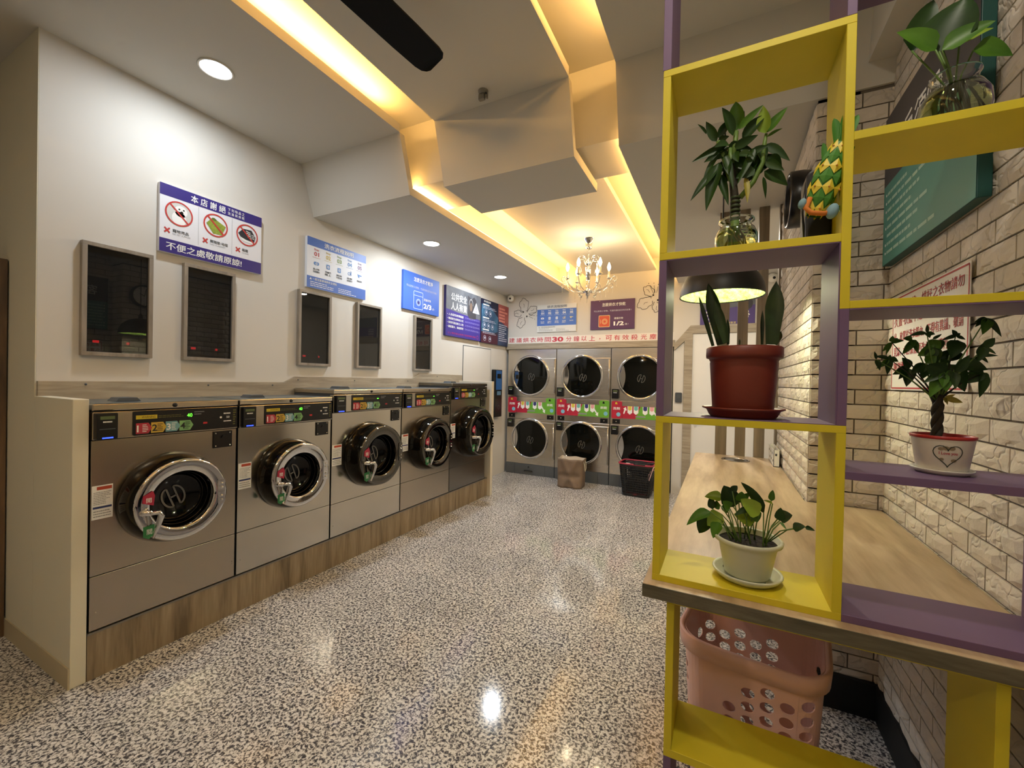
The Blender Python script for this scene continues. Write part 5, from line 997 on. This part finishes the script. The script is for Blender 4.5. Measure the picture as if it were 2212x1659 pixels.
# ------------------------------------------------------------------ woven carp ornament and the case behind it
H0, H1 = Vector((.193, 1.262, 1.925)), Vector((.240, 1.262, 2.085))
t = thing('woven_fish', 'woven yellow and green ribbon carp leaning head down against the yellow post', 'ornament', tuple(H0)); ax = (H1-H0).normalized(); ang = math.atan2(ax.x, ax.z)
t.rotation_euler = (0.0, ang, 0)
gr = mat('green ribbon', '#3f7f26', .5); yr = mat('yellow ribbon', '#dcc83a', .5); Ln = .175
def fr(s): return .010+.022*math.sin(PI*min(1, s*.8+.12))
for row in range(7):
    for q in range(7):
        s0, s1 = row/7, (row+1)/7; a0, a1 = 2*PI*(q+.5*(row % 2))/7, 2*PI*(q+1+.5*(row % 2))/7; am_ = (a0+a1)/2
        def pt(s, a, k=1.0): r = fr(s)*k; return (r*math.cos(a), r*.75*math.sin(a), s*Ln)
        sm_, wv = (s0+s1)/2, .75/7; b = MB().add([pt(sm_-wv, am_, 1.02), pt(sm_, a1+.02, .99), pt(sm_+wv, am_, 1.02), pt(sm_, a0-.02, .99), pt(sm_, am_, 1.10)], [(0, 1, 4), (1, 2, 4), (2, 3, 4), (3, 0, 4)])
        sc_ = ob('scale', b, yr if (row % 2 == 0) else gr, t)
        if row % 2 == 0 and q in (4, 5, 6): ob('gold_stamp', MB().ball(pt(sm_, am_, 1.11), .0025, 6, 4), mat('orange stamp', '#c98a3a', .5), sc_)
ob('body_core', MB().lathe([(fr(i/10)*.93, i/10*Ln) for i in range(11)], (0, 0, 0), 'z', 16, sy=.75), gr, t)
for (dx, dz, tx, tz, w_) in ((.0, .165, -.012, .25, .020), (.006, .16, .014, .238, .02), (-.006, .16, -.032, .228, .018), (.012, .14, .030, .165, .016), (-.02, .12, -.036, .17, .012)):
    ob('tail_ribbon', leaf_mesh(MB(), (dx, -.004, dz), (tx, -.008, tz), w_, droop=.12, shape='oval'), gr, t)
mo = MB(); mo.tube([(-.022, -.016, .035), (-.024, -.022, .008), (-.010, -.028, -.004), (.016, -.026, -.002), (.026, -.016, .006)], .0058, 8); ob('orange_mouth', mo, mat('orange felt', '#c9752c', .8), t)
for x, z, r in ((-.034, .018, .012), (.032, .008, .017)):
    b = MB(); n = 24; k_ = 8; vs = []
    for i in range(k_+1):
        th = PI*i/k_
        for j in range(n): q = r*(1+.08*math.cos(12*2*PI*j/n))*math.sin(th); vs.append((x+q*.7*math.cos(2*PI*j/n), -.02+q*.7*math.sin(2*PI*j/n), z-r*1.1*math.cos(th)))
    b.add(vs, [(i*n+j, i*n+(j+1) % n, (i+1)*n+(j+1) % n, (i+1)*n+j) for i in range(k_) for j in range(n)], True); ob('pompom', b, mat('pale blue felt', '#7fa3b0', .8), t)
ob('side_fin', leaf_mesh(MB(), (.03, -.005, .012), (.062, -.005, .03), .014, shape='oval'), leafM, t)
t = thing('dark_case', 'dark navy rounded case standing behind the woven carp', 'case', (.215, 1.375, 1.866))
ob('body', MB().prism(rrect(-.030, .026, 0, .205, .018), -.045, .045, 'y'), mat('dark navy shell', '#0b0e18', .5), t, bevel=.006)
ob('strap', MB().tube([(-.029, -.03, .02), (-.036, -.035, .10), (-.028, -.03, .18)], .003, 6), black, t)

# ------------------------------------------------------------------ baskets and bags
def shell(mb, prof_f, nseg, nrow, hole_f, stagger=False):
    """wall panels between two outlines with elliptical holes where hole_f(i, j) gives a size"""
    for j in range(nrow):
        for i in range(nseg):
            st = .5*(i % 2) if stagger else 0
            u0, u1, v0, v1 = i/nseg, (i+1)/nseg, max(0, (j-1+2*st)/nrow) if stagger and j == 0 else (j+st)/nrow, min(1, (j+1+st)/nrow); h = hole_f(i, j)
            if j == 0: v0 = 0
            if not h:
                for c_ in range(4 if stagger else 1):
                    q_ = 4 if stagger else 1; a_, e_ = u0+(u1-u0)*c_/q_, u0+(u1-u0)*(c_+1)/q_
                    mb.add([prof_f(a_, v0), prof_f(e_, v0), prof_f(e_, v1), prof_f(a_, v1)], [(0, 1, 2, 3)], not stagger)
                continue
            outer = []; inner = []
            for k in range(12):
                e = k/12*4; s_ = int(e); f_ = e-s_
                q = ((f_, 0), (1, f_), (1-f_, 1), (0, 1-f_))[s_]; outer.append((u0+(u1-u0)*q[0], v0+(v1-v0)*q[1]))
                a = math.atan2(q[1]-.5, q[0]-.5); inner.append((u0+(u1-u0)*(.5+.5*h*math.cos(a)), v0+(v1-v0)*(.5+.5*h*math.sin(a))))
            vs = [prof_f(*p) for p in outer]+[prof_f(*p) for p in inner]
            mb.add(vs, [(k, (k+1) % 12, 12+(k+1) % 12, 12+k) for k in range(12)], not stagger)
    return mb
def rr_pt(u, hx, hy, r):
    """point on a rounded rectangle outline, starting at the front left corner and going right"""
    Ls = [2*(hx-r), PI/2*r, 2*(hy-r), PI/2*r]*2; Ls = [2*(hx-r), PI/2*r, 2*(hy-r), PI/2*r, 2*(hx-r), PI/2*r, 2*(hy-r), PI/2*r]; tot = sum(Ls); d = (u % 1)*tot; k = 0
    while k < 7 and d > Ls[k]: d -= Ls[k]; k += 1
    f_ = d/Ls[k]
    if k == 0: return (-hx+r+d, -hy)
    if k == 1: a = -PI/2+f_*PI/2; return (hx-r+r*math.cos(a), -hy+r+r*math.sin(a))
    if k == 2: return (hx, -hy+r+d)
    if k == 3: a = f_*PI/2; return (hx-r+r*math.cos(a), hy-r+r*math.sin(a))
    if k == 4: return (hx-r-d, hy)
    if k == 5: a = PI/2+f_*PI/2; return (-hx+r+r*math.cos(a), hy-r+r*math.sin(a))
    if k == 6: return (-hx, hy-r-d)
    a = PI+f_*PI/2; return (-hx+r+r*math.cos(a), -hy+r+r*math.sin(a))
pinkm = mat('pink plastic', '#e6bcb2', .35, var=(5, '#e0b2a7', .6))
pinkm.node_tree.nodes['Principled BSDF'].inputs['Subsurface Weight'].default_value = .0
t = thing('pink_laundry_basket', 'pink plastic laundry basket with oval holes under the worktop', 'basket', (.112, 1.665, 0), -.16)
HB = .640
def pf_(u, v):
    p = rr_pt(u, .165+.035*v, .125+.03*v, .05+.02*v); side = abs(p[0])/(.165+.035*v); rise = .012*(side**4) if v > .8 else 0
    return (p[0], p[1], v*(HB-.0)+rise*(v-.8)*5)
def hf(i, j):
    if not (2 <= j <= 11): return 0
    if i in (1, 2, 3, 4, 5): return .74 if (4 <= j <= 11 and not (i < 2 and j in (10, 11))) else 0
    if i in (13, 14, 15, 16, 17, 18): return .76 if i != 16 or j > 8 else 0
    if i in (8, 9, 10, 20, 21, 22): return .70 if j in (7, 8, 10, 11) else 0
    return 0
b = MB(); shell(b, pf_, 24, 14, hf, True); ob('body', b, pinkm, t, solid=.003, weld=True)
ob('floor', MB().prism([pf_(i/36, 0)[:2] for i in range(36)], .0, .004, 'z'), pinkm, t)
def strip(z0, z1, out, m_, name, drop=0.):
    b = MB(); n = 72; vs = []
    for i in range(n):
        for zz, oo in ((z0, .0), (z0, out), (z1, out*1.1), (z1+.006, out*.6), (z1, 0)):
            p = rr_pt(i/n, .165+.035*min(1, zz/HB)+oo, .125+.03*min(1, zz/HB)+oo, .06+oo); lift = .014*(abs(p[0])/.2)**4
            vs.append((p[0], p[1], zz+lift))
    for i in range(n):
        j = (i+1) % n
        for q in range(5): r_ = (q+1) % 5; b.f.append((i*5+q, j*5+q, j*5+r_, i*5+r_)); b.sm.append(True)
    b.v = vs; return ob(name, b, m_, t)
strip(HB-.052, HB, .016, pinkm, 'rim')
# brown cloth laundry bag
t = thing('brown_laundry_bag', 'creased brown cloth laundry bag with ivory rope handles in front of the middle dryer', 'bag', (-1.915, 5.74, 0), .06)
cloth = mat('brown cloth', '#76624f', .7, bump=(160, .25, .002), var=(4, '#85705b', .8)); rope = mat('ivory rope', '#d9cfb5', .8)
b = MB(); n = 48; k_ = 14; vs = []
cre = random.Random(9)
for j in range(k_+1):
    v = j/k_
    for i in range(n):
        p = rr_pt(i/n, .172+.016*v, .135-.01*v, .03); f_ = 0
        front = p[1] < -.1 and abs(p[0]) < .15
        if front: f_ = .030*math.exp(-((abs(p[0])*1.4-abs(v-.45)*.28)/.035)**2)-.020*math.exp(-((v-.42)/.07)**2)
        if abs(p[0]) > .16: f_ = -.012*math.sin(PI*v)
        q = 1+f_/.14; vs.append((p[0]*(1+.2*f_), p[1]*q, v*.405+.006*math.sin(i*.7)*v))
b.add(vs, [(j*n+i, j*n+(i+1) % n, (j+1)*n+(i+1) % n, (j+1)*n+i) for j in range(k_) for i in range(n)], True)
ob('body', b, cloth, t, solid=.004)
ob('lining', MB().add([(v[0]*.965, v[1]*.955, v[2]+.001) for v in vs], [(j*n+i, (j+1)*n+i, (j+1)*n+(i+1) % n, j*n+(i+1) % n) for j in range(7, k_) for i in range(n)], True), mat('pale lining', '#d8cdbd', .6), t)
ob('contents', MB().prism([(vs[7*n+i][0]*.96, vs[7*n+i][1]*.95) for i in range(n)], .20, .205, 'z'), MATS['pale lining'], t)
ob('base', MB().prism([(vs[i][0], vs[i][1]) for i in range(n)], .0, .006, 'z'), cloth, t)
ob('handle', MB().tube([(.184, -.05, .375), (.20, -.055, .33), (.203, -.05, .26), (.20, -.01, .232), (.202, .03, .27), (.198, .035, .34), (.184, .03, .375)], .006, 8), rope, t)
ob('handle', MB().tube([(-.184, -.05, .385), (-.197, -.05, .37), (-.205, -.02, .34), (-.203, .02, .30), (-.197, .04, .34), (-.184, .04, .375)], .006, 8), rope, t)
# black openwork basket with red rim
t = thing('black_laundry_basket', 'black openwork laundry basket with a red rim and clothes in front of the right-hand dryer', 'basket', (-.995, 5.76, 0), -.04)
def pf3(u, v): p = rr_pt(u, .175+.045*v, .13+.035*v, .045+.015*v); return (p[0], p[1], .002+v*.425)
b = MB(); shell(b, pf3, 60, 14, lambda i, j: .62 if 1 <= j <= 12 and (i % 15) not in (0,) else 0); ob('body', b, mat('black basket plastic', '#0d0c0e', .35), t, solid=.002, weld=True)
b = MB(); b.tube([(*rr_pt(i/40+.0, .222, .167, .06), .43) for i in range(41)], .011, 8, False); ob('rim', b, mat('raspberry rim', '#a83248', .4), t)
b = MB(); b.tube([(*rr_pt(i/40, .222, .167, .06), .437) for i in range(4, 9)], .0125, 8, True); ob('rim_clip', b, black, t)
ob('floor', MB().prism([pf3(i/40, 0)[:2] for i in range(40)], .001, .006, 'z'), MATS['black basket plastic'], t)
b = MB(); b.ball((0, 0, .13), .15, 16, 8, 1.15, .9, .8); ob('dark_clothes', b, mat('black clothing', '#141216', .9, bump=(25, 1, .03)), t)
b = MB(); b.ball((.0, -.02, .03), .14, 16, 8, 1.1, .85, .25); ob('red_cloth', b, mat('dark red cloth', '#6b1820', .8, bump=(30, 1, .02)), t)
# white corner of cloth and pink ribbon belong to the things inside and tied on
t2 = thing('pink_ribbon', 'pale pink ribbon tied to the right side of the black basket', 'ribbon', (-.79, 5.64, .37))
ob('loop', MB().tube([(0, 0, .02), (-.02, -.03, -.01), (-.045, -.035, -.07), (-.05, -.03, -.12), (-.035, -.03, -.13), (-.02, -.03, -.08), (-.005, -.02, -.02), (.02, -.02, .05), (.05, -.01, .06), (.05, -.005, .02), (.01, 0, .0)], .007, 6, True, .35), mat('pale pink ribbon', '#e0b4b0', .5), t2)
t3_ = thing('clothes', 'black and white clothes heaped above the red rim of the basket', 'clothing', (-1.0, 5.76, .40))
b = MB(); b.ball((.02, .03, -.04), .15, 18, 10, 1.1, .8, .62); ob('black_garment', b, mat('black clothing', '#141216'), t3_)
b = MB(); b.ball((-.11, -.085, .0), .042, 12, 8, 1.3, .8, .8); ob('white_garment', b, mat('white cloth', '#cfc8c4', .8, bump=(30, 1, .01)), t3_)
# wooden cabinet at the far left edge
t = thing('wooden_cabinet', 'brown wooden cabinet edge at the extreme left against the cream wall', 'cabinet', (-4.35, .62, 0))
bw = wood('brown veneer', '#4f3c28', '#6a5238', '#7b6144', (10, 10, 1.2))
ob('carcass', MB().box(0, .765, .02, .185, 0, 2.12), bw, t, bevel=.002)
ob('door', MB().box(.003, .765, 0, .018, .03, 1.018), bw, t, bevel=.002); ob('door', MB().box(.003, .765, 0, .018, 1.026, 2.115), bw, t, bevel=.002)
